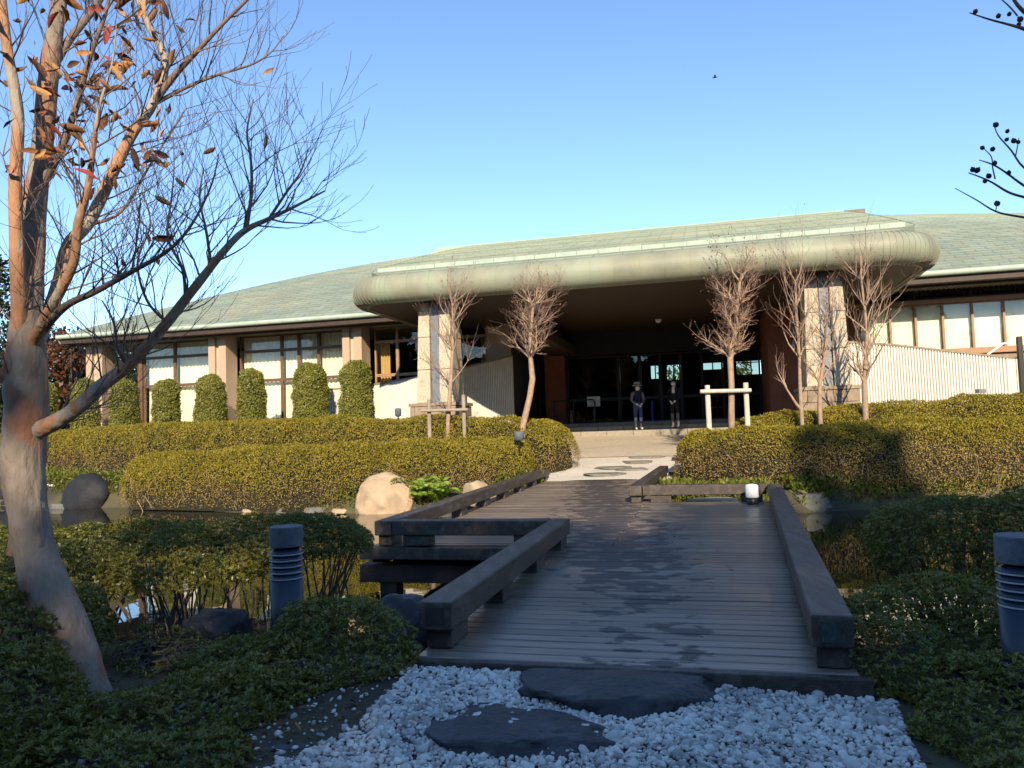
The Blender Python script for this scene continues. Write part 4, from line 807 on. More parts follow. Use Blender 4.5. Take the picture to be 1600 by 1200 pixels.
Q = np.c_[rng.uniform(-1.9, -.6, 700), rng.uniform(2.6, 4.6, 700)]; pebbles('gravel', np.c_[Q, gz(Q)+.006], .012, 6, 'loose pale pebbles scattered on the soil under the shrubs')

# ------------------------------------------------------------------ bollards
def bollard(label, x, y, H):
    t = thing('bollard_light', label, 'bollard', (x, y, 0), 'louvred bollard lights'); r = .103
    part('post', MB().lathe([(r, -.05), (r, H-.33)], 40, (x, y, 0)).mesh('post', 'bollard', smooth=False), t).data.shade_smooth()
    prof = [(r, H-.33), (r*.92, H-.325)]
    part('core', MB().lathe([(r*.72, H-.33), (r*.72, H-.14)], 32, (x, y, 0)).mesh('core', 'bollard_ring', smooth=True), t)
    for k in range(5):
        z = H-.322+k*.038
        rg = part('louvre_ring', MB().lathe([(r*.70, z+.030), (r*.74, z+.031), (r*1.02, z+.010), (r*1.03, z+.004), (r*1.0, z-.001), (r*.72, z+.020)], 40, (x, y, 0)).mesh('louvre_ring', 'bollard', smooth=True), t)
        part('rim', MB().lathe([(r*.98, z-.006), (r*1.035, z-.005), (r*1.035, z+.003), (r*.98, z+.003)], 40, (x, y, 0)).mesh('rim', 'bollard_ring', smooth=False), rg)
    part('cap', MB().lathe([(r*.96, H-.128), (r*1.02, H-.124), (r*1.02, H-.006), (r*.99, H), (r*.3, H+.001)], 40, (x, y, 0)).mesh('cap', 'bollard_cap'), t)
    return t
q = pz(450, 1020, 0); bollard('blue-grey louvred bollard light among azaleas left of the bridge', q.x, q.y, .80)
bollard('blue-grey louvred bollard light in the azalea mound on the white gravel side', 2.36, 3.66, .80)

# ------------------------------------------------------------------ bare trees
def grow(m, p, d, r, L, lvl, rr, tw, up=.25, ends=None, nseg=4, spread=.6, kids=3, twigm=None, minr=.0018):
    pts = [p]; rad = [r]; dd = d.normalized()
    for k in range(nseg):
        dd = (dd+Vector((rr.gauss(0, .14), rr.gauss(0, .14), rr.gauss(0, .10)+up*.18))).normalized(); pts.append(pts[-1]+dd*(L/nseg)); rad.append(max(minr, r*(1-.62*(k+1)/nseg)))
    (m if r > tw or twigm is None else twigm).tube(pts, rad, 6 if r > .012 else (5 if r > .006 else 3), False)
    if ends is not None and lvl <= 1: ends.append((pts[-1], dd))
    if lvl <= 0: return
    for k in range(kids):
        i = rr.randint(1, nseg); base = pts[i]; ax = Vector((rr.gauss(0, 1), rr.gauss(0, 1), rr.gauss(0, .5))); side = (ax-dd*ax.dot(dd)).normalized(); nd_ = (dd*(1-spread*.5)+side*spread+Vector((0, 0, up*.4))).normalized()
        grow(m, base, nd_, rad[i]*.72, L*rr.uniform(.5, .8), lvl-1, rr, tw, up, ends, nseg, spread, kids, twigm, minr)
    grow(m, pts[-1], dd, rad[-1], L*.75, lvl-1, rr, tw, up, ends, nseg, spread, kids, twigm, minr)
def bare_tree(label, trunk, rads, seed, lim, lean=(0, 0), pods=120, podmat='pod_red', up=.45, spread=.55, lvl=3, kids=3, L=.9, base_z=None):
    rr = random.Random(seed); t = thing('bare_tree', label, 'tree', trunk[0]); m = MB(); m.tube(trunk, rads, 9, True, .05); part('trunk', m.mesh('trunk', 'bark_pale', smooth=True), t)
    m = MB(); tm = MB(); ends = []
    for (i, dx, dy, dz, f) in lim:
        grow(m, Vector(trunk[i]), Vector((dx, dy, dz)), rads[i]*f, L*rr.uniform(.85, 1.2), lvl, rr, .009, up, ends, 4, spread, kids, tm)
    part('branches', m.mesh('branches', 'bark_pale', smooth=True), t)
    if tm.v: part('twigs', tm.mesh('twigs', 'twig_pale'), t, kind='stuff')
    rr.shuffle(ends); ends = ends[:pods]
    if ends:
        P = np.array([e[0] for e in ends]); D = np.array([e[1] for e in ends])+np.random.default_rng(seed).normal(0, .5, (len(ends), 3)); V, Fq = leaves(P, D, np.random.default_rng(seed).uniform(.03, .06, len(P)), .6, .2, seed); part('seed_heads', npmesh('seed_heads', V, Fq, podmat), t, kind='stuff')
    return t
def trunkpts(px, Y): return [py(u, v, Y) for u, v in px]
UPS = [(-.5, 0, 1), (.5, .2, 1), (0, -.4, 1), (.1, .4, 1)]
def limset(i, n, tilt, f, rr):
    o = []
    for k in range(n): a = 2*math.pi*k/n+rr.uniform(-.4, .4); o.append((i, math.cos(a)*tilt, math.sin(a)*tilt, 1, f))
    return o
def fix(pts):
    p = pts[0]; pts[0] = Vector((p.x, p.y, g1(p.x, p.y)-.05)); return pts
R1 = random.Random(1)
tp = fix(trunkpts([(810, 690), (817, 665), (828, 620), (832, 592), (829, 560), (829, 520), (833, 480)], 18.9)); bare_tree('leaning bare tree with pale smooth trunk rising from the hedge before the dark doors', tp, [.085, .08, .075, .075, .06, .045, .03], 5, limset(4, 6, .95, .62, R1)+limset(5, 6, 1.2, .7, R1)+limset(6, 5, .9, .9, R1), pods=260, lvl=3, L=.52, up=.3, spread=.75)
tp = fix(trunkpts([(697, 690), (700, 660), (704, 600), (707, 550), (708, 505), (707, 480)], 18.75)); bare_tree('thin bare tree tied to weathered stakes before the left stone pillar', tp, [.06, .055, .05, .042, .032, .022], 6, limset(2, 3, .9, .4, R1)+limset(3, 5, .8, .5, R1)+limset(4, 4, .8, .6, R1)+limset(5, 3, .5, .8, R1), pods=160, lvl=2, L=.62)
tp = fix(trunkpts([(1143, 680), (1143, 655), (1143, 600), (1141, 560), (1148, 520), (1152, 480), (1156, 440)], 17.6)); bare_tree('bare tree with dry reddish leaf tips and stake frame before the glass doors', tp, [.08, .075, .07, .07, .05, .04, .028], 7, limset(3, 6, .75, .62, R1)+limset(4, 6, .75, .7, R1)+limset(5, 5, .9, .8, R1)+limset(6, 4, .8, .9, R1), pods=520, lvl=3, L=.46, up=.3, spread=.75)
tp = fix(trunkpts([(1254, 680), (1252, 640), (1250, 600), (1249, 560), (1247, 520), (1244, 480), (1243, 440)], 17.0)); bare_tree('slender forked bare tree whose side limb leans toward the doors', tp, [.05, .045, .04, .035, .03, .022, .016], 8, [(1, -.9, 0, .9, .8)]+limset(3, 3, .9, .6, R1)+limset(4, 4, .8, .6, R1)+limset(5, 4, .6, .7, R1)+limset(6, 2, .5, .9, R1), pods=80, lvl=2, L=.75)
tp = fix(trunkpts([(1283, 680), (1281, 640), (1281, 600), (1288, 560), (1291, 530), (1288, 505)], 16.9)); bare_tree('mottled bare sapling with a few red leaves before the right stone pillar', tp, [.055, .05, .045, .036, .028, .02], 9, limset(2, 3, .8, .5, R1)+limset(3, 4, .8, .5, R1)+limset(4, 3, .7, .6, R1)+limset(5, 3, .5, .8, R1), pods=90, lvl=2, L=.5)
tp = fix(trunkpts([(1353, 680), (1352, 640), (1351, 600), (1353, 560), (1355, 520), (1351, 480), (1346, 440), (1345, 400)], 16.9)); bare_tree('tall open bare tree standing in front of the ribbed wall', tp, [.07, .065, .058, .05, .04, .03, .022, .012], 10, limset(2, 4, .55, .5, R1)+limset(3, 4, .55, .6, R1)+limset(4, 4, .6, .6, R1)+limset(5, 4, .6, .6, R1)+limset(6, 3, .5, .7, R1), pods=90, lvl=2, L=.7)
# stake frames
def stakes(label, u0, u1, v0, v1, vb, Y, r_, sm='stake'):
    p0, p1 = py(u0, v0, Y), py(u1, v1, Y); b0, b1 = py(u0-12, vb+1, Y-.05), py(u1+7, vb-1, Y-.05); gz0, gz1 = g1(p0.x, p0.y)-.05, g1(p1.x, p1.y)-.05
    t = thing('stake_frame', label, 'stake', ((p0.x+p1.x)/2, p0.y, gz0))
    part('post', MB().tube([(p0.x, p0.y, gz0), p0], [r_, r_*.95], 9).mesh('post', sm, smooth=False), t); part('post', MB().tube([(p1.x, p1.y, gz1), p1], [r_, r_*.95], 9).mesh('post', sm), t)
    part('crossbar', MB().tube([b0+Vector((0, -r_, 0)), b1+Vector((0, -r_, 0))], [r_*.72]*2, 8).mesh('crossbar', sm), t); mid = b0.lerp(b1, .55); part('tie', MB().lathe([(.09, -.03), (.095, 0), (.09, .03)], 10, (mid.x, mid.y+.06, mid.z)).mesh('tie', 'frame_brown'), t)
stakes('pale new wooden stake frame supporting the bare tree by the doors', 1105, 1165, 602, 598, 611, 17.55, .062)
stakes('weathered stake frame supporting the thin tree before the stone pillar', 670, 724, 624, 617, 641, 18.7, .05, 'stake_old')

# ------------------------------------------------------------------ the peeling tree on the left
def curve_px(ctrl, n=6):                     # (u, v, depth, radius in photo pixels)
    P = []
    for u, v, Y, r_ in ctrl: q = py(u, v, Y); P.append((q.x, q.y, q.z, r_/F*Y))
    Q = np.array(smooth_pl(P, n)); return [Vector(q[:3]) for q in Q], [max(.0014, q[3]) for q in Q]
tb = pz(150, 1128, 0)
tree = thing('peeling_tree', 'multi-stemmed tree with peeling grey and orange bark and sparse brown leaves', 'tree', (tb.x, tb.y, g1(tb.x, tb.y)))
tm = MB(); lm = MB(); tw = MB(); LEAFP = []
pts, rad = curve_px([(155, 1150, 3.93, 36), (140, 1085, 3.93, 31), (108, 1000, 3.94, 34), (66, 900, 3.96, 31), (44, 800, 3.98, 29), (36, 720, 4.0, 30), (42, 650, 4.0, 33), (40, 590, 4.0, 30), (42, 520, 4.0, 25), (46, 430, 4.02, 21), (52, 330, 4.05, 18), (66, 230, 4.08, 16), (76, 120, 4.12, 14), (90, 20, 4.15, 12), (108, -110, 4.2, 9)], 8)
knots = [1+.02*math.sin(i*1.1)+.045*math.sin(i*.33+1) for i in range(len(rad))]
tm.tube(pts, [r_*k for r_, k in zip(rad, knots)], 20, True, .018); part('trunk', tm.mesh('trunk', 'bark', smooth=True), tree)
LIMBS = [
 [(34, 560, 4.0, 14), (30, 480, 3.93, 12), (26, 380, 3.88, 11), (24, 280, 3.85, 10), (28, 180, 3.83, 9), (12, 80, 3.8, 8), (0, -20, 3.78, 7), (-10, -120, 3.75, 5)],
 [(42, 676, 4.0, 17), (78, 664, 3.95, 13), (120, 638, 3.9, 12), (160, 602, 3.86, 11), (200, 570, 3.84, 10), (248, 520, 3.82, 8.5), (292, 465, 3.82, 7.5), (345, 398, 3.84, 6), (380, 362, 3.86, 5), (420, 342, 3.9, 3.5), (462, 322, 3.92, 2.4), (508, 298, 3.95, 1.2)],
 [(44, 570, 4.0, 14), (72, 500, 4.1, 11), (92, 440, 4.2, 10), (106, 385, 4.3, 10), (140, 345, 4.35, 9.5), (177, 268, 4.4, 9), (205, 212, 4.42, 8), (240, 160, 4.45, 7), (258, 95, 4.5, 6), (232, 40, 4.55, 5), (214, -10, 4.6, 4.5), (205, -90, 4.65, 3)],
 [(240, 160, 4.45, 6), (275, 115, 4.42, 5), (312, 75, 4.4, 4), (350, 35, 4.4, 3), (390, -5, 4.4, 2.4), (425, -50, 4.4, 1.5)],
 [(236, 165, 4.45, 4), (290, 137, 4.5, 3.2), (340, 117, 4.55, 2.5), (395, 100, 4.6, 1.8), (425, 80, 4.62, 1.3), (443, 55, 4.65, .9)],
 [(46, 545, 4.0, 10), (86, 470, 3.8, 8), (115, 410, 3.72, 7), (122, 350, 3.68, 7), (138, 290, 3.64, 5.5), (147, 220, 3.6, 4), (156, 165, 3.58, 2.6), (175, 100, 3.56, 1.6), (182, 40, 3.55, .8)],
 [(60, 525, 4.0, 7), (100, 480, 3.75, 6), (150, 455, 3.65, 5), (205, 425, 3.6, 4), (262, 392, 3.58, 3), (300, 350, 3.56, 2.2), (330, 290, 3.55, 1.4), (342, 240, 3.55, .9)],
 [(385, 358, 3.86, 3.4), (393, 300, 3.86, 2.8), (392, 250, 3.87, 2.2), (386, 205, 3.88, 1.7), (396, 155, 3.9, 1)],
 [(420, 342, 3.9, 2.6), (448, 300, 3.95, 2.1), (470, 268, 3.97, 1.6), (481, 234, 4.0, .9)],
 [(75, 120, 4.12, 7), (110, 60, 4.2, 6), (150, 10, 4.3, 5), (190, -60, 4.4, 3)],
 [(58, 300, 4.06, 8), (92, 240, 4.0, 6), (118, 170, 3.95, 5), (140, 90, 3.9, 4), (165, 20, 3.86, 3), (180, -60, 3.85, 2)],
 [(40, 610, 4.0, 12), (10, 590, 3.95, 9), (-20, 565, 3.9, 8), (-80, 500, 3.85, 6), (-140, 400, 3.8, 4)],
 [(200, 570, 3.84, 4), (185, 545, 3.75, 2.5), (178, 505, 3.7, 1.8), (160, 470, 3.66, 1)],
 [(290, 468, 3.82, 3), (285, 420, 3.78, 2.5), (262, 370, 3.75, 2), (268, 310, 3.72, 1.5), (272, 260, 3.7, 1), (270, 205, 3.7, .7)],
 [(262, 505, 3.82, 2.6), (230, 470, 3.8, 2.2), (215, 410, 3.78, 1.8), (235, 350, 3.75, 1.4), (222, 300, 3.73, .9)],
 [(330, 415, 3.83, 2.6), (322, 360, 3.8, 2.2), (312, 310, 3.78, 1.6), (318, 262, 3.76, 1)],
 [(145, 350, 4.36, 3), (190, 330, 4.4, 2.4), (232, 262, 4.45, 1.8), (290, 170, 4.5, 1.2)],
]
rt_ = random.Random(3)
for L in LIMBS:
    pts, rad = curve_px(L, 5); lm = MB(); lm.tube(pts, rad, 10 if rad[0] > .02 else 6, False, .04); part('limb', lm.mesh('limb', 'bark_orange' if rad[0] > .03 else 'twig', smooth=True), tree)
    n = len(pts); rad0 = rad[0]
    for k in range(3 if n > 25 else 2, n):
        if rt_.random() < .62:
            d = (pts[min(k+1, n-1)]-pts[max(0, k-1)]).normalized(); ax = Vector((rt_.gauss(0, 1), rt_.gauss(0, .8), rt_.gauss(.3, .8))); sd = (ax-d*ax.dot(d)).normalized()
            ends = []
            grow(tw, pts[k], d*.7+sd*.7, min(rad[k]*.55, .006), rt_.uniform(.18, .42), 2 if rad[k] > .006 else 1, rt_, 0, .45, ends, 4, .55, 2, None, .0011)
            LEAFP += ends
part('twigs', tw.mesh('twigs', 'twig'), tree, kind='stuff')
# loose flakes of bark
for k, (u, v, l, s_) in enumerate([(62, 690, 90, 1), (20, 700, 70, -1), (72, 560, 60, 1), (64, 790, 70, 1), (24, 820, 50, -1), (66, 470, 45, 1), (40, 430, 40, -1)]):
    p = py(u, v, 3.93); l = l/F*3.93; w_ = .02
    part('bark_flake', MB().grid([[(p.x-s_*.02, p.y+.02, p.z), (p.x, p.y-.01, p.z), (p.x+s_*.012, p.y-.02, p.z)], [(p.x-s_*.02, p.y+.02, p.z-l*.5), (p.x+s_*.006, p.y-.012, p.z-l*.5), (p.x+s_*.02, p.y-.025, p.z-l*.5)], [(p.x-s_*.012, p.y+.01, p.z-l), (p.x+s_*.01, p.y-.02, p.z-l*.95), (p.x+s_*.026, p.y-.035, p.z-l*.85)]]).mesh('bark_flake', 'bark'), tree)
# curled brown leaves, each its own piece
def leafmesh(seed):
    r = random.Random(seed); rows_ = []; n = 7; curl = r.uniform(-.9, 1.2); cup = r.uniform(.15, .8); tws = r.uniform(-.8, .8)
    for i in range(n):
        t = i/(n-1); wd = .5*math.sin(math.pi*min(1, t*.93+.05))**.75*.42; a = curl*t; x = math.sin(a)/max(abs(curl), .01)*np.sign(curl) if abs(curl) > .01 else t; x = t*math.cos(a*.5); z = t*math.sin(a*.5); row = []
        for j in (-1, -.5, 0, .5, 1):
            y = j*wd*math.cos(cup*abs(j)); zz = z+abs(j)**1.5*wd*math.sin(cup)+.02*math.sin(t*9+j*3); c, s_ = math.cos(tws*t), math.sin(tws*t); row.append((x, y*c-(zz-z)*s_, z+y*s_+(zz-z)*c))
        rows_.append(row)
    return MB().grid(rows_)
AM = []
for i, c in enumerate([(.36, .14, .045), (.50, .23, .07), (.24, .09, .03), (.55, .30, .11), (.42, .075, .045), (.15, .065, .03)]):
    mat('dry_leaf_%d' % i, c, tuple(x*.55 for x in c), 22, .6, .3, 60, coord='obj')
LM = [leafmesh(i).mesh('leaf', 'dry_leaf_%d' % [0, 1, 2, 3, 4, 0, 1, 5, 2][i % 9], smooth=True) for i in range(18)]
def px_of(p):
    q = Vector(p)-Vector((0, 0, CAMH)); z = q.dot(_fw); return 800+F*q.dot(_rt)/z, 600-F*q.dot(_up)/z
cand = []
for p, d in LEAFP:
    u, v = px_of(p); wgt = (1 if v < 330 else .16)*(1 if u < 300 else .18)
    for _ in range(6 if (u < 260 and v < 260) else 1):
        if rt_.random() < wgt: cand.append((p+Vector((rt_.gauss(0, .02), rt_.gauss(0, .03), rt_.gauss(0, .02))), d))
rt_.shuffle(cand)
for p, d in cand[:298]:
    o = bpy.data.objects.new('leaf', rt_.choice(LM)); col.objects.link(o); o.parent = tree; o.matrix_parent_inverse = Matrix.Translation(-Vector(tree['_b'])); o.location = p
    dr = Vector((rt_.gauss(0, .8), rt_.gauss(0, .8), rt_.gauss(-.45, .55))); o.rotation_euler = dr.to_track_quat('X', 'Z').to_euler(); o.rotation_euler.rotate_axis('X', rt_.uniform(-2, 2)); s_ = rt_.uniform(.06, .115); o.scale = (s_,)*3

# ---- tree with dry capsules reaching in from the right
rt2 = random.Random(11)
pt = thing('capsule_tree', 'bare tree reaching in over the right bollard with dark round seed capsules on thin twigs', 'tree', (3.95, 4.35, 0))
part('trunk', MB().tube([(3.95, 4.35, -.05), (3.9, 4.3, .8), (3.98, 4.35, 1.6), (4.0, 4.3, 2.6), (3.9, 4.2, 3.6), (3.8, 4.15, 4.6)], [.09, .08, .07, .06, .045, .03], 10, True, .04).mesh('trunk', 'bark', smooth=True), pt)
CAPS = [(1524, 18), (1560, 25), (1577, 22), (1556, 195), (1574, 205), (1573, 218), (1584, 220), (1591, 222), (1535, 231), (1551, 233), (1554, 255), (1520, 265), (1527, 266), (1545, 275), (1539, 283), (1576, 270), (1558, 318), (1592, 38), (1594, 30)]
TWG = [[(1720, 40, 4.2, 6), (1640, 60, 4.1, 4), (1600, 45, 4.0, 3.0), (1575, 38, 4.0, 2), (1545, 30, 4.0, 1.5), (1515, 20, 4.0, .9)], [(1700, 60, 4.2, 5), (1620, 30, 4.05, 4), (1590, 8, 4.0, 3), (1575, -20, 4.0, 2)], [(1590, 25, 4.0, 1.4), (1577, 10, 4.0, 1.2), (1560, -5, 4.0, .8)],
 [(1750, 330, 4.2, 6), (1650, 320, 4.1, 4), (1600, 308, 4.0, 2.2), (1575, 300, 4.0, 1.9), (1550, 285, 4.0, 1.5), (1530, 276, 4.0, 1.2), (1513, 270, 4.0, .8)], [(1650, 320, 4.1, 3), (1600, 290, 4.02, 2), (1575, 272, 4.0, 1.6), (1553, 258, 4.0, 1.3), (1530, 250, 4.0, .7)],
 [(1700, 300, 4.15, 4), (1640, 285, 4.05, 2.6), (1600, 262, 4.0, 1.8), (1580, 235, 4.0, 1.5), (1560, 212, 4.0, 1.1), (1552, 192, 4.0, .7)], [(1750, 345, 4.1, 4), (1650, 345, 3.95, 2.4), (1590, 338, 3.9, 1.8), (1555, 330, 3.9, 1.4), (1525, 312, 3.9, 1), (1492, 294, 3.9, .6)], [(1555, 280, 4.0, 1.2), (1551, 262, 4.0, 1), (1549, 245, 4.0, .9), (1537, 232, 4.0, .6)], [(1587, 243, 4.0, 1), (1590, 228, 4.0, .8), (1592, 215, 4.0, .5)], [(1556, 330, 3.9, .8), (1557, 322, 3.9, .7), (1558, 316, 3.9, .5)]]
for L in TWG:
    pts, rad = curve_px(L, 4); part('branch', MB().tube(pts, rad, 6, False).mesh('branch', 'twig', smooth=True), pt)
for a, b_ in (((1720, 40, 4.2, 6), 4.3), ((1750, 330, 4.2, 6), 2.5), ((1750, 345, 4.1, 4), 2.4), ((1700, 60, 4.2, 5), 4.2), ((1700, 300, 4.15, 4), 2.6)):
    q = py(a[0], a[1], a[2]); part('branch', MB().tube([q, q.lerp(Vector((3.95, 4.3, b_-.2)), .5), Vector((3.95, 4.3, b_-.4))], [.02, .026, .032], 7, False).mesh('branch', 'twig', smooth=True), pt)
cm = MB().lathe([(.15, -.9), (.75, -.6), (1, 0), (.8, .5), (.35, .75), (.3, .95), (.05, 1.0)], 8).mesh('capsule', 'pod', smooth=True)
for u, v in CAPS:
    o = bpy.data.objects.new('capsule', cm); col.objects.link(o); o.parent = pt; o.matrix_parent_inverse = Matrix.Translation(-Vector(pt['_b'])); o.location = py(u, v, 3.99); s_ = rt2.uniform(.011, .016); o.scale = (s_, s_, s_*1.15); o.rotation_euler = (rt2.uniform(-.7, .7), rt2.uniform(-.7, .7), 0)

# ------------------------------------------------------------------ broadleaf and conifer trees
def big_tree(name, label, x, y, H, blobs, seed, mt, leaf=.2, dens=26, group=None, trunk=.2, z0=None):
    r = np.random.default_rng(seed); z0 = g1(x, y) if z0 is None else z0; t = thing(name, label, 'tree', (x, y, z0), group)
    part('trunk', MB().tube([(x, y, z0-.1), (x+.1, y, z0+H*.35), (x-.05, y+.1, z0+H*.7), (x, y, z0+H*.9)], [trunk, trunk*.8, trunk*.5, trunk*.2], 8).mesh('trunk', 'shrub_wood', smooth=True), t)
    C_ = []; N_ = []; lm = MB()
    for bx_, by_, bz_, rx, ry, rz in blobs:
        lm.tube([(x, y, z0+H*.3), ((x+bx_)/2, (y+by_)/2, z0+bz_*.8), (bx_, by_, z0+bz_)], [trunk*.5, trunk*.35, trunk*.12], 6, False)
        n = int(dens*4*math.pi*(rx*ry+ry*rz+rx*rz)/3); d = unit(r.normal(size=(n, 3))); q = r.uniform(.55, 1.05, n)**.6
        pos = np.array((bx_, by_, z0+bz_))+d*np.array((rx, ry, rz))*q[:, None]; pos += d*(vnoise(pos, .9, seed)*.35*min(rx, rz))[:, None]; ok = vnoise(pos, 1.1, seed+4) > -.5; C_.append(pos[ok]); N_.append(d[ok])
    part('limbs', lm.mesh('limbs', 'shrub_wood'), t)
    C = np.concatenate(C_); N = np.concatenate(N_); V, Fq = leaves(C, N+r.normal(0, .7, N.shape)+np.array((0, 0, -.1)), leaf*r.uniform(.6, 1.4, len(C)), .6, seed=seed); part('crown', npmesh('crown', V, Fq, mt), t); return t
def crown(x, y, H, Rr, rr, low=.35, n=9, zs=1.0):
    o = []
    for k in range(n):
        a = rr.uniform(0, 6.28); q = rr.uniform(0, .62)*Rr; z = H*rr.uniform(low, .9); s_ = Rr*rr.uniform(.42, .62)*(1.15-.5*(z/H)); o.append((x+q*math.cos(a), y+q*math.sin(a), min(z, H-s_*.7), s_, s_, s_*.8*zs))
    o.append((x, y, H-Rr*.35, Rr*.45, Rr*.45, Rr*.4)); return o
rb = random.Random(21)
for i, (u, Y, vt, Rr, mt, lb) in enumerate([(-40, 44, 380, 3.6, 'dark_tree', 'tall dark pine at the edge of the grounds behind the peeling tree'), (60, 52, 505, 4.2, 'dark_tree', 'dark evergreen beyond the end column with a domed top'), (110, 47, 520, 3.2, 'red_tree', 'reddish autumn tree low among the dark evergreens past the end column'), (165, 55, 532, 4.2, 'dark_tree', 'dense dark evergreen directly behind the end column'), (215, 50, 545, 3.2, 'dark_tree', 'dark evergreen between the end column and the window corner post'), (5, 40, 560, 3.0, 'dark_tree', 'low dark evergreen behind the trunk of the peeling tree'), (-120, 42, 500, 3.4, 'dark_tree', 'dark evergreen outside the hedge end, beyond the pine')]):
    q = py(u, vt, Y); z0 = g1(q.x, Y); big_tree('evergreen_tree', lb, q.x, Y, q.z-z0, crown(q.x, Y, q.z-z0, Rr, rb, .12, 13), 200+i, mt, .28, 15, 'trees beyond the end of the pavilion', .25)
# trees behind the viewpoint that shade the foreground
for i, (x, y, H, Rr, lb) in enumerate([(-8.0, -20.5, 14.0, 3.6, 'evergreen far behind the viewpoint shading the outer azaleas'), (-4.4, -20, 13.9, 3.3, 'broad evergreen behind the viewpoint shading the peeling tree and its azaleas'), (-1.9, -19.6, 13.7, 2.4, 'narrow evergreen behind the viewpoint squeezed between two broad ones'), (.2, -20.4, 15.6, 3.4, 'evergreen behind the viewpoint shading the gravel and the bridge end'), (3.6, -20, 16.1, 3.2, 'evergreen behind the viewpoint shading the middle of the bridge'), (7.4, -20.3, 19.6, 2.5, 'tallest evergreen behind the viewpoint, shading the hedge across the pond'), (11.2, -20, 14.6, 3.0, 'evergreen behind the viewpoint past the tallest one')]):
    big_tree('shade_tree', lb, x, y, H, [(x, y, H*.6, Rr*.8, Rr*.8, H*.16), (x-.6, y, H*.72, Rr*.7, Rr*.7, H*.14), (x+.7, y, H*.5, Rr*.85, Rr*.8, H*.13)]+crown(x, y, H, Rr, rb, .42, 13, 1.2), 230+i, 'dark_tree', .34, 36, 'evergreens behind the viewpoint', .25)
r = np.random.default_rng(77); n = 80000; ang = r.uniform(-1.5, 1.5, n); rad_ = r.uniform(27, 36, n); top = 8.5+2.2*np.sin(ang*7)+1.5*np.sin(ang*17+1); C = np.c_[np.sin(ang)*rad_, -np.cos(ang)*rad_, r.random(n)**.8*top]
V, Fq = leaves(C, r.normal(0, 1, C.shape), r.uniform(.7, 1.3, n), .7, .1, 78); single('far_grove', npmesh('far_grove', V, Fq, 'dark_tree'), 'dark grove of evergreens closing the garden behind the viewpoint', 'wood', kind='stuff')
# trees of the back garden seen through the lobby
for i, (a, b) in enumerate([(-2, 56), (2.5, 60), (7, 57)]):
    p = W(a, b); big_tree('garden_tree', ['pale green garden tree seen through the lobby glass', 'pale green garden tree standing farthest behind the lobby', 'pale green garden tree behind the reception shelves'][i], p.x, p.y, 5, crown(p.x, p.y, 5, 2.4, rb, .2, 9), 250+i, 'weed_leaf', .22, 16, 'trees of the back garden')

# ------------------------------------------------------------------ plants on the far bank
def bank(name, label, segs, seed, n, mt, L, cat, up=1.0, wr=.18, z=.0):
    r = np.random.default_rng(seed); P = np.array(segs, float); d = np.diff(P, axis=0); l = np.hypot(d[:, 0], d[:, 1]); i = r.choice(len(d), n, p=l/l.sum()); f = r.random(n); Q = P[i]+d[i]*f[:, None]; nn = np.c_[-d[i][:, 1], d[i][:, 0]]/l[i][:, None]; Q = Q+nn*r.uniform(-.05, .75, n)[:, None]
    keep = vnoise(np.c_[Q, Q[:, :1]*0], 1.4, seed) > -.25; Q = Q[keep]; zz = gz(Q); ok = zz > WATER_Z+.02; Q = Q[ok]; C = np.c_[Q, zz[ok]-.01+r.uniform(0, .22, len(Q))*z]
    V, Fq = leaves(C, r.normal(0, .55, C.shape)+np.array((0, -.2, up)), L*r.uniform(.5, 1.3, len(C)), wr, .05, seed); return single(name, npmesh(name, V, Fq, mt), label, cat, kind='stuff')
LB = [(-15, 23.2), (-12.1, 21.45), (-10.5, 21.1), (-8.3, 19.6), (-6.2, 18.5), (-3.5, 17.45), (-2.2, 17.35), (-.9, 17.4), (.6, 17.2)]; RBk = [(2.6, 15.4), (3.4, 13.55), (4.3, 13.8), (5.3, 14.85), (6.1, 15.05), (7.6, 15.25), (11, 15.35), (15, 15.2)]
bank('bank_plants', 'yellow-green weeds along the sunlit pond edge below the hedge', LB, 301, 14000, 'weed_leaf', .10, 'ground cover', .6, .45, 1.6)
bank('bank_grass', 'grass fringe hanging over the sunlit pond edge', LB, 302, 10000, 'grass', .2, 'grass', .8, .07)
bank('bank_plants', 'green weeds along the shaded pond edge by the bridge rail', RBk, 303, 14000, 'weed_leaf', .12, 'ground cover', .6, .4, 1.2)
bank('bank_grass', 'grass fringe along the shaded stone pond edge', RBk, 304, 11000, 'grass', .22, 'grass', .8, .07)
# grass slope at the left
r = np.random.default_rng(310); Q = np.c_[r.uniform(-17, -8.5, 60000), r.uniform(20.8, 25.5, 60000)]; Q = Q[(sdf(Q) > .0)]; C = np.c_[Q, gz(Q)-.005]
V, Fq = leaves(C, r.normal(0, .5, C.shape)+np.array((0, 0, 1)), .11*r.uniform(.5, 1.4, len(C)), .10, .03, 311); single('lawn_grass', npmesh('lawn_grass', V, Fq, 'grass'), 'short grass on the slope behind the black boulders', 'grass', kind='stuff')
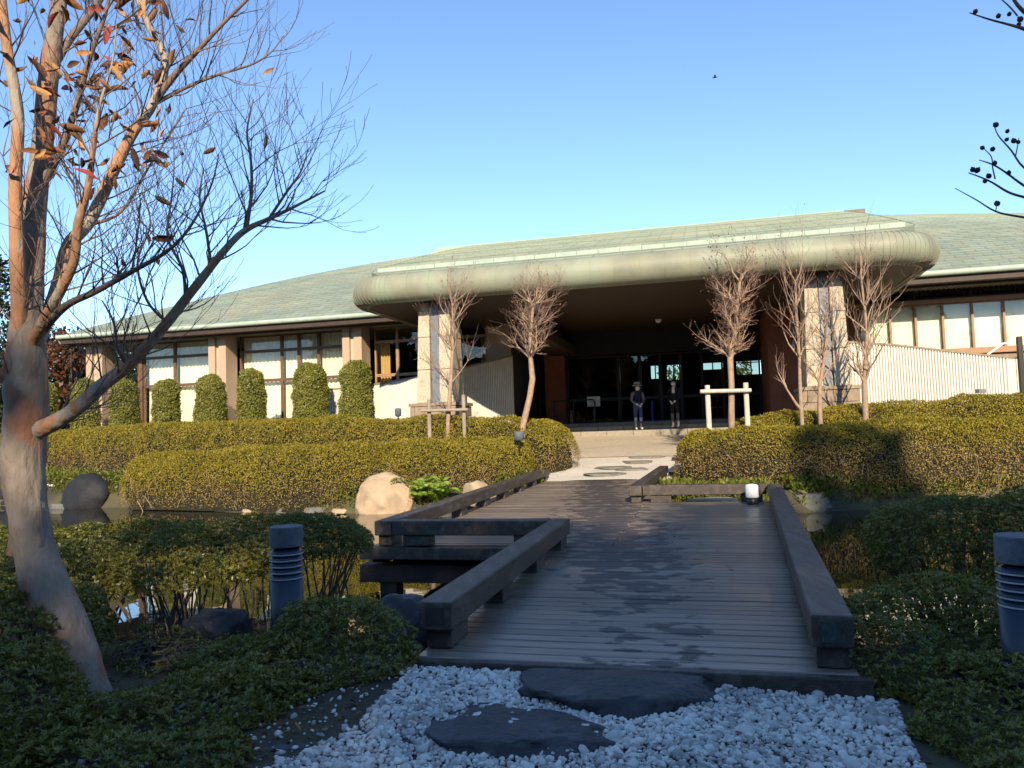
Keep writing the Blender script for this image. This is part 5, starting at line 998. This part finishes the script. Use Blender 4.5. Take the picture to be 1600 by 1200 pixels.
# ferns
def fern(label, c, seed, L=.55, n=11):
    rr = random.Random(seed); t = thing('fern', label, 'fern', c, 'ferns by the tan boulder'); C = []; D = []; Ls = []
    for k in range(n):
        a = rr.uniform(0, 6.28); tip = Vector((math.cos(a)*L, math.sin(a)*L*.8-.1, L*rr.uniform(.25, .7))); prev = None; f = MB(); pts = []
        for i in range(9): s_ = i/8; pts.append(Vector(c)+Vector((tip.x*s_, tip.y*s_, tip.z*math.sin(s_*2.2)/.81)))
        f.tube(pts, [.006*(1-.08*i) for i in range(9)], 4, False); rb_ = part('frond', f.mesh('frond', 'fern_leaf'), t); C = []; D = []; Ls = []
        for i in range(1, 9):
            d = (pts[i]-pts[i-1]).normalized(); sd = d.cross(Vector((0, 0, 1))).normalized()
            for q in (.0, .5):
                for s2 in (-1, 1): C.append(pts[i-1].lerp(pts[i], q)); D.append(sd*s2+d*.45+Vector((0, 0, .05))); Ls.append(.17*math.sin(math.pi*(i+q)/9.6)+.02)
        V, Fq = leaves(np.array(C), np.array(D), np.array(Ls), .34, .03, seed+k); part('leaflets', npmesh('leaflets', V, Fq, 'fern_leaf'), rb_, kind='stuff')
    return t
for k, (u, v, lb) in enumerate([(652, 768, 'bright green fern right against the tan boulder'), (682, 772, 'bright green fern between the boulder fern and the bridge rail')]): q = py(u, v, 17.42); q.z = g1(q.x, q.y)+.02; fern(lb, q, 400+k, .62, 13)
r = np.random.default_rng(320); Q = np.concatenate([np.c_[r.uniform(-3.4, -.65, 2600), r.uniform(2.4, 5.5, 2600)], np.c_[r.uniform(1.7, 3.6, 1200), r.uniform(2.4, 5.0, 1200)]]); Q = Q[~inpoly(Q, NEARG)]; Q = Q[sdf(Q) > -.05]; C = np.c_[Q, gz(Q)+r.uniform(.004, .03, len(Q))]
V, Fq = leaves(C, r.normal(0, 1, C.shape)*np.array((1, 1, .2)), r.uniform(.02, .055, len(C)), .5, .1, 321, ref=np.tile((0, 0, 1.), (len(C), 1))); single('leaf_litter', npmesh('leaf_litter', V, Fq, 'litter'), 'small dead leaves and twigs littering the soil under the shrubs', 'leaf litter', kind='stuff')
# fallen leaves
FL = [(795-20, 1047), (812, 1078), (560, 1086), (648, 1128), (1160, 1150), (760, 1062), (470, 1145), (1116, 862), (1140, 893), (560, 1090), (440, 1150)]
for k, (u, v) in enumerate(FL):
    dk = 860 < v < 900; q = pz(u, v, DZ if dk else .05); o = single('fallen_leaf', LM[k % 18], 'curled brown leaf lying on the bridge planks' if dk else 'curled brown leaf lying on the white gravel', 'leaf', 'fallen leaves on the planks' if dk else 'fallen leaves on the gravel'); o.location = q+Vector((0, 0, .012)); o.scale = (.05,)*3; o.rotation_euler = (rt2.uniform(-.3, .3), rt2.uniform(-.3, .3), rt2.uniform(0, 6))
# poles and hose on the lawn, spotlights in the hedge
q0, q1 = pz(62, 757, .1), pz(100, 762, .1); q0 = py(55, 757, 22.4); q1 = py(101, 760, 22.2)
single('pole', MB().tube([q0, q1], [.04]*2, 8).mesh('pole', 'rib_white'), 'short white pole lying on the grass slope', 'pole')
q0 = py(52, 748, 23.6); q1 = py(122, 740, 23.9); single('hose', MB().tube([q0, q0.lerp(q1, .5)+Vector((0, 0, .04)), q1], [.025]*3, 6).mesh('hose', 'pipe_green'), 'pale green hose laid over the grass slope', 'hose')
def spot(label, u, v, Y, s_=1.):
    q = py(u, v, Y); t = thing('garden_spotlight', label, 'lamp', q, 'garden spotlights'); 
    part('head', MB().lathe([(.04*s_, -.10), (.11*s_, -.08), (.12*s_, .08), (.10*s_, .11), (.02, .12)], 16, q).mesh('head', 'bollard_cap', smooth=True), t); part('stem', MB().tube([q+Vector((0, 0, -.5)), q+Vector((0, 0, -.09))], [.02]*2, 6).mesh('stem', 'black_plastic'), t)
spot('grey round spotlight poking from the hedge below the leaning bare tree', 811, 682, 17.9); spot('small grey spotlight before the ribbed wall by the stone pillar', 622, 645, 19.6, .7)
# bird
q = py(1117, 121, 40); t = thing('bird', 'tiny dark bird flying in the blue sky', 'bird', q)
part('body', MB().tube([q+Vector((-.12, 0, -.02)), q+Vector((-.05, 0, 0)), q+Vector((.06, 0, .01)), q+Vector((.13, 0, .02))], [.012, .035, .035, .01], 8).mesh('body', 'black_plastic', smooth=True), t)
for s_ in (-1, 1): part('wing', MB().grid([[q+Vector((-.05, 0, .02)), q+Vector((.05, 0, .02))], [q+Vector((-.06, s_*.12, .07)), q+Vector((.03, s_*.12, .08))], [q+Vector((-.09, s_*.22, .05)), q+Vector((-.06, s_*.22, .05))]]).mesh('wing', 'black_plastic'), t)

# ------------------------------------------------------------------ people on the porch step
def skin_body(name, joints, edges, mats, fn):
    me = bpy.data.meshes.new(name+'_s'); me.from_pydata([j[:3] for j in joints], edges, []); o = bpy.data.objects.new(name+'_s', me); col.objects.link(o)
    md = o.modifiers.new('s', 'SKIN'); 
    for i, j in enumerate(joints): me.skin_vertices[0].data[i].radius = (j[3], j[4] if len(j) > 4 else j[3]); 
    me.skin_vertices[0].data[0].use_root = True; md.use_smooth_shade = True; sb = o.modifiers.new('b', 'SUBSURF'); sb.levels = 2; sb.render_levels = 2
    dg = bpy.context.evaluated_depsgraph_get(); dg.update(); out = bpy.data.meshes.new_from_object(o.evaluated_get(dg)); bpy.data.objects.remove(o); out.name = name
    out.materials.clear()
    for m_ in mats: out.materials.append(M[m_])
    for p in out.polygons: p.material_index = fn(p.center); p.use_smooth = True
    return out
def person(label, loc, H, face, mats, fn, hat, kind):
    k = H/1.6; J = [(0, 0, .86*k, .145, .10), (0, 0, 1.02*k, .125, .09), (0, .0, 1.20*k, .155, .10), (0, .0, 1.31*k, .12, .08), (0, -.01, 1.385*k, .05), (0, -.02, 1.43*k, .052), (0, -.03, 1.50*k, .088, .095), (0, -.02, 1.57*k, .07),
       (.085, 0, .80*k, .085), (.09, -.01, .46*k, .058), (.09, .01, .10*k, .04), (.10, -.11, .035*k, .04, .03), (-.085, 0, .80*k, .085), (-.09, -.01, .46*k, .058), (-.09, .01, .10*k, .04), (-.10, -.11, .035*k, .04, .03),
       (.175, 0, 1.28*k, .058), (.215, -.02, 1.03*k, .046), (.09, -.15, .90*k, .034), (.035, -.19, .87*k, .036), (-.175, 0, 1.28*k, .058), (-.215, -.02, 1.03*k, .046), (-.09, -.15, .90*k, .034), (-.035, -.19, .87*k, .036)]
    Ed = [(0, 1), (1, 2), (2, 3), (3, 4), (4, 5), (5, 6), (6, 7), (0, 8), (8, 9), (9, 10), (10, 11), (0, 12), (12, 13), (13, 14), (14, 15), (3, 16), (16, 17), (17, 18), (18, 19), (3, 20), (20, 21), (21, 22), (22, 23)]
    t = thing('person', label, 'person', (0, 0, 0)); t.location = loc; t.rotation_euler = (0, 0, face)
    part('body', skin_body('body', J, Ed, mats, lambda c: fn(c, k)), t)
    hz = 1.50*k
    part('hair', MB().lathe([(.05, -.07), (.098, -.05), (.108, .02), (.10, .07), (.06, .115), (.01, .125)], 16, (0, .012, hz)).mesh('hair', 'hair', smooth=True), t)
    part('face_mask', MB().lathe([(.02, -.085), (.07, -.06), (.078, -.01), (.04, .015)], 14, (0, -.065, hz-.01)).mesh('face_mask', 'white_cloth', smooth=True), t)
    for s_ in (-1, 1):
        part('eye', MB().lathe([(.003, -.008), (.010, 0), (.003, .008)], 8, (s_*.034, -.125, hz+.025)).mesh('eye', 'hair'), t)
        for f_ in range(5): hx, hy, hz2 = s_*.03, -.20, .865*k; a = (f_-2)*.35; part('finger', MB().tube([(hx+s_*.012*(f_-2), hy-.02, hz2-.012), (hx-s_*.02+s_*.010*(f_-2), hy-.045, hz2-.035), (hx-s_*.035+s_*.006*(f_-2), hy-.035, hz2-.06-.006*(2-abs(f_-2)))], [.010, .009, .007], 6).mesh('finger', 'white_cloth' if kind else 'skin', smooth=True), t)
    if hat:
        h = part('hat', MB().lathe([(.165, .045), (.17, .055), (.112, .07), (.108, .13), (.09, .165), (.02, .175)], 20, (0, -.01, hz)).mesh('hat', hat, smooth=True), t); part('hat_band', MB().lathe([(.1125, .072), (.1125, .10)], 20, (0, -.01, hz)).mesh('hat_band', 'navy_cloth'), h)
    return t
def fn1(c, k):
    x, y, z = abs(c[0]), c[1], c[2]/k
    if z > 1.36: return 0
    if z < .085: return 4
    if z < .30: return 5
    if z < .42 and x < .2: return 3
    if (x > .125 and z > .86) or (y < -.12 and z > .80): return 6 if (y < -.165) else 2
    return 1 if z < .95 else 7
def fn2(c, k):
    x, y, z = abs(c[0]), c[1], c[2]/k
    if z > 1.36: return 0
    if z < .07: return 3
    if z < .50: return 2
    if x < .05 and z > 1.16 and y < 0: return 4
    if y < -.17 and z > .8: return 4
    return 1
zst = 1.18
pp = W(*B(998, 671, 25.78)[:2], zst); person('person in blue overalls, grey sleeves and banded hat standing on the porch step', pp, 1.52, TH*-1+R(25), ['skin', 'blue_cloth', 'grey_cloth', 'light_blue_cloth', 'white_cloth', 'dark_grey_cloth', 'white_cloth', 'navy_cloth'], fn1, 'hat_straw', 1)
pp = W(*B(1056, 668, 25.8)[:2], zst); person('person in a black suit with hands clasped standing on the porch step', pp, 1.62, TH*-1-R(20), ['skin', 'black_cloth', 'grey_cloth', 'black_cloth', 'white_cloth'], fn2, None, 1)
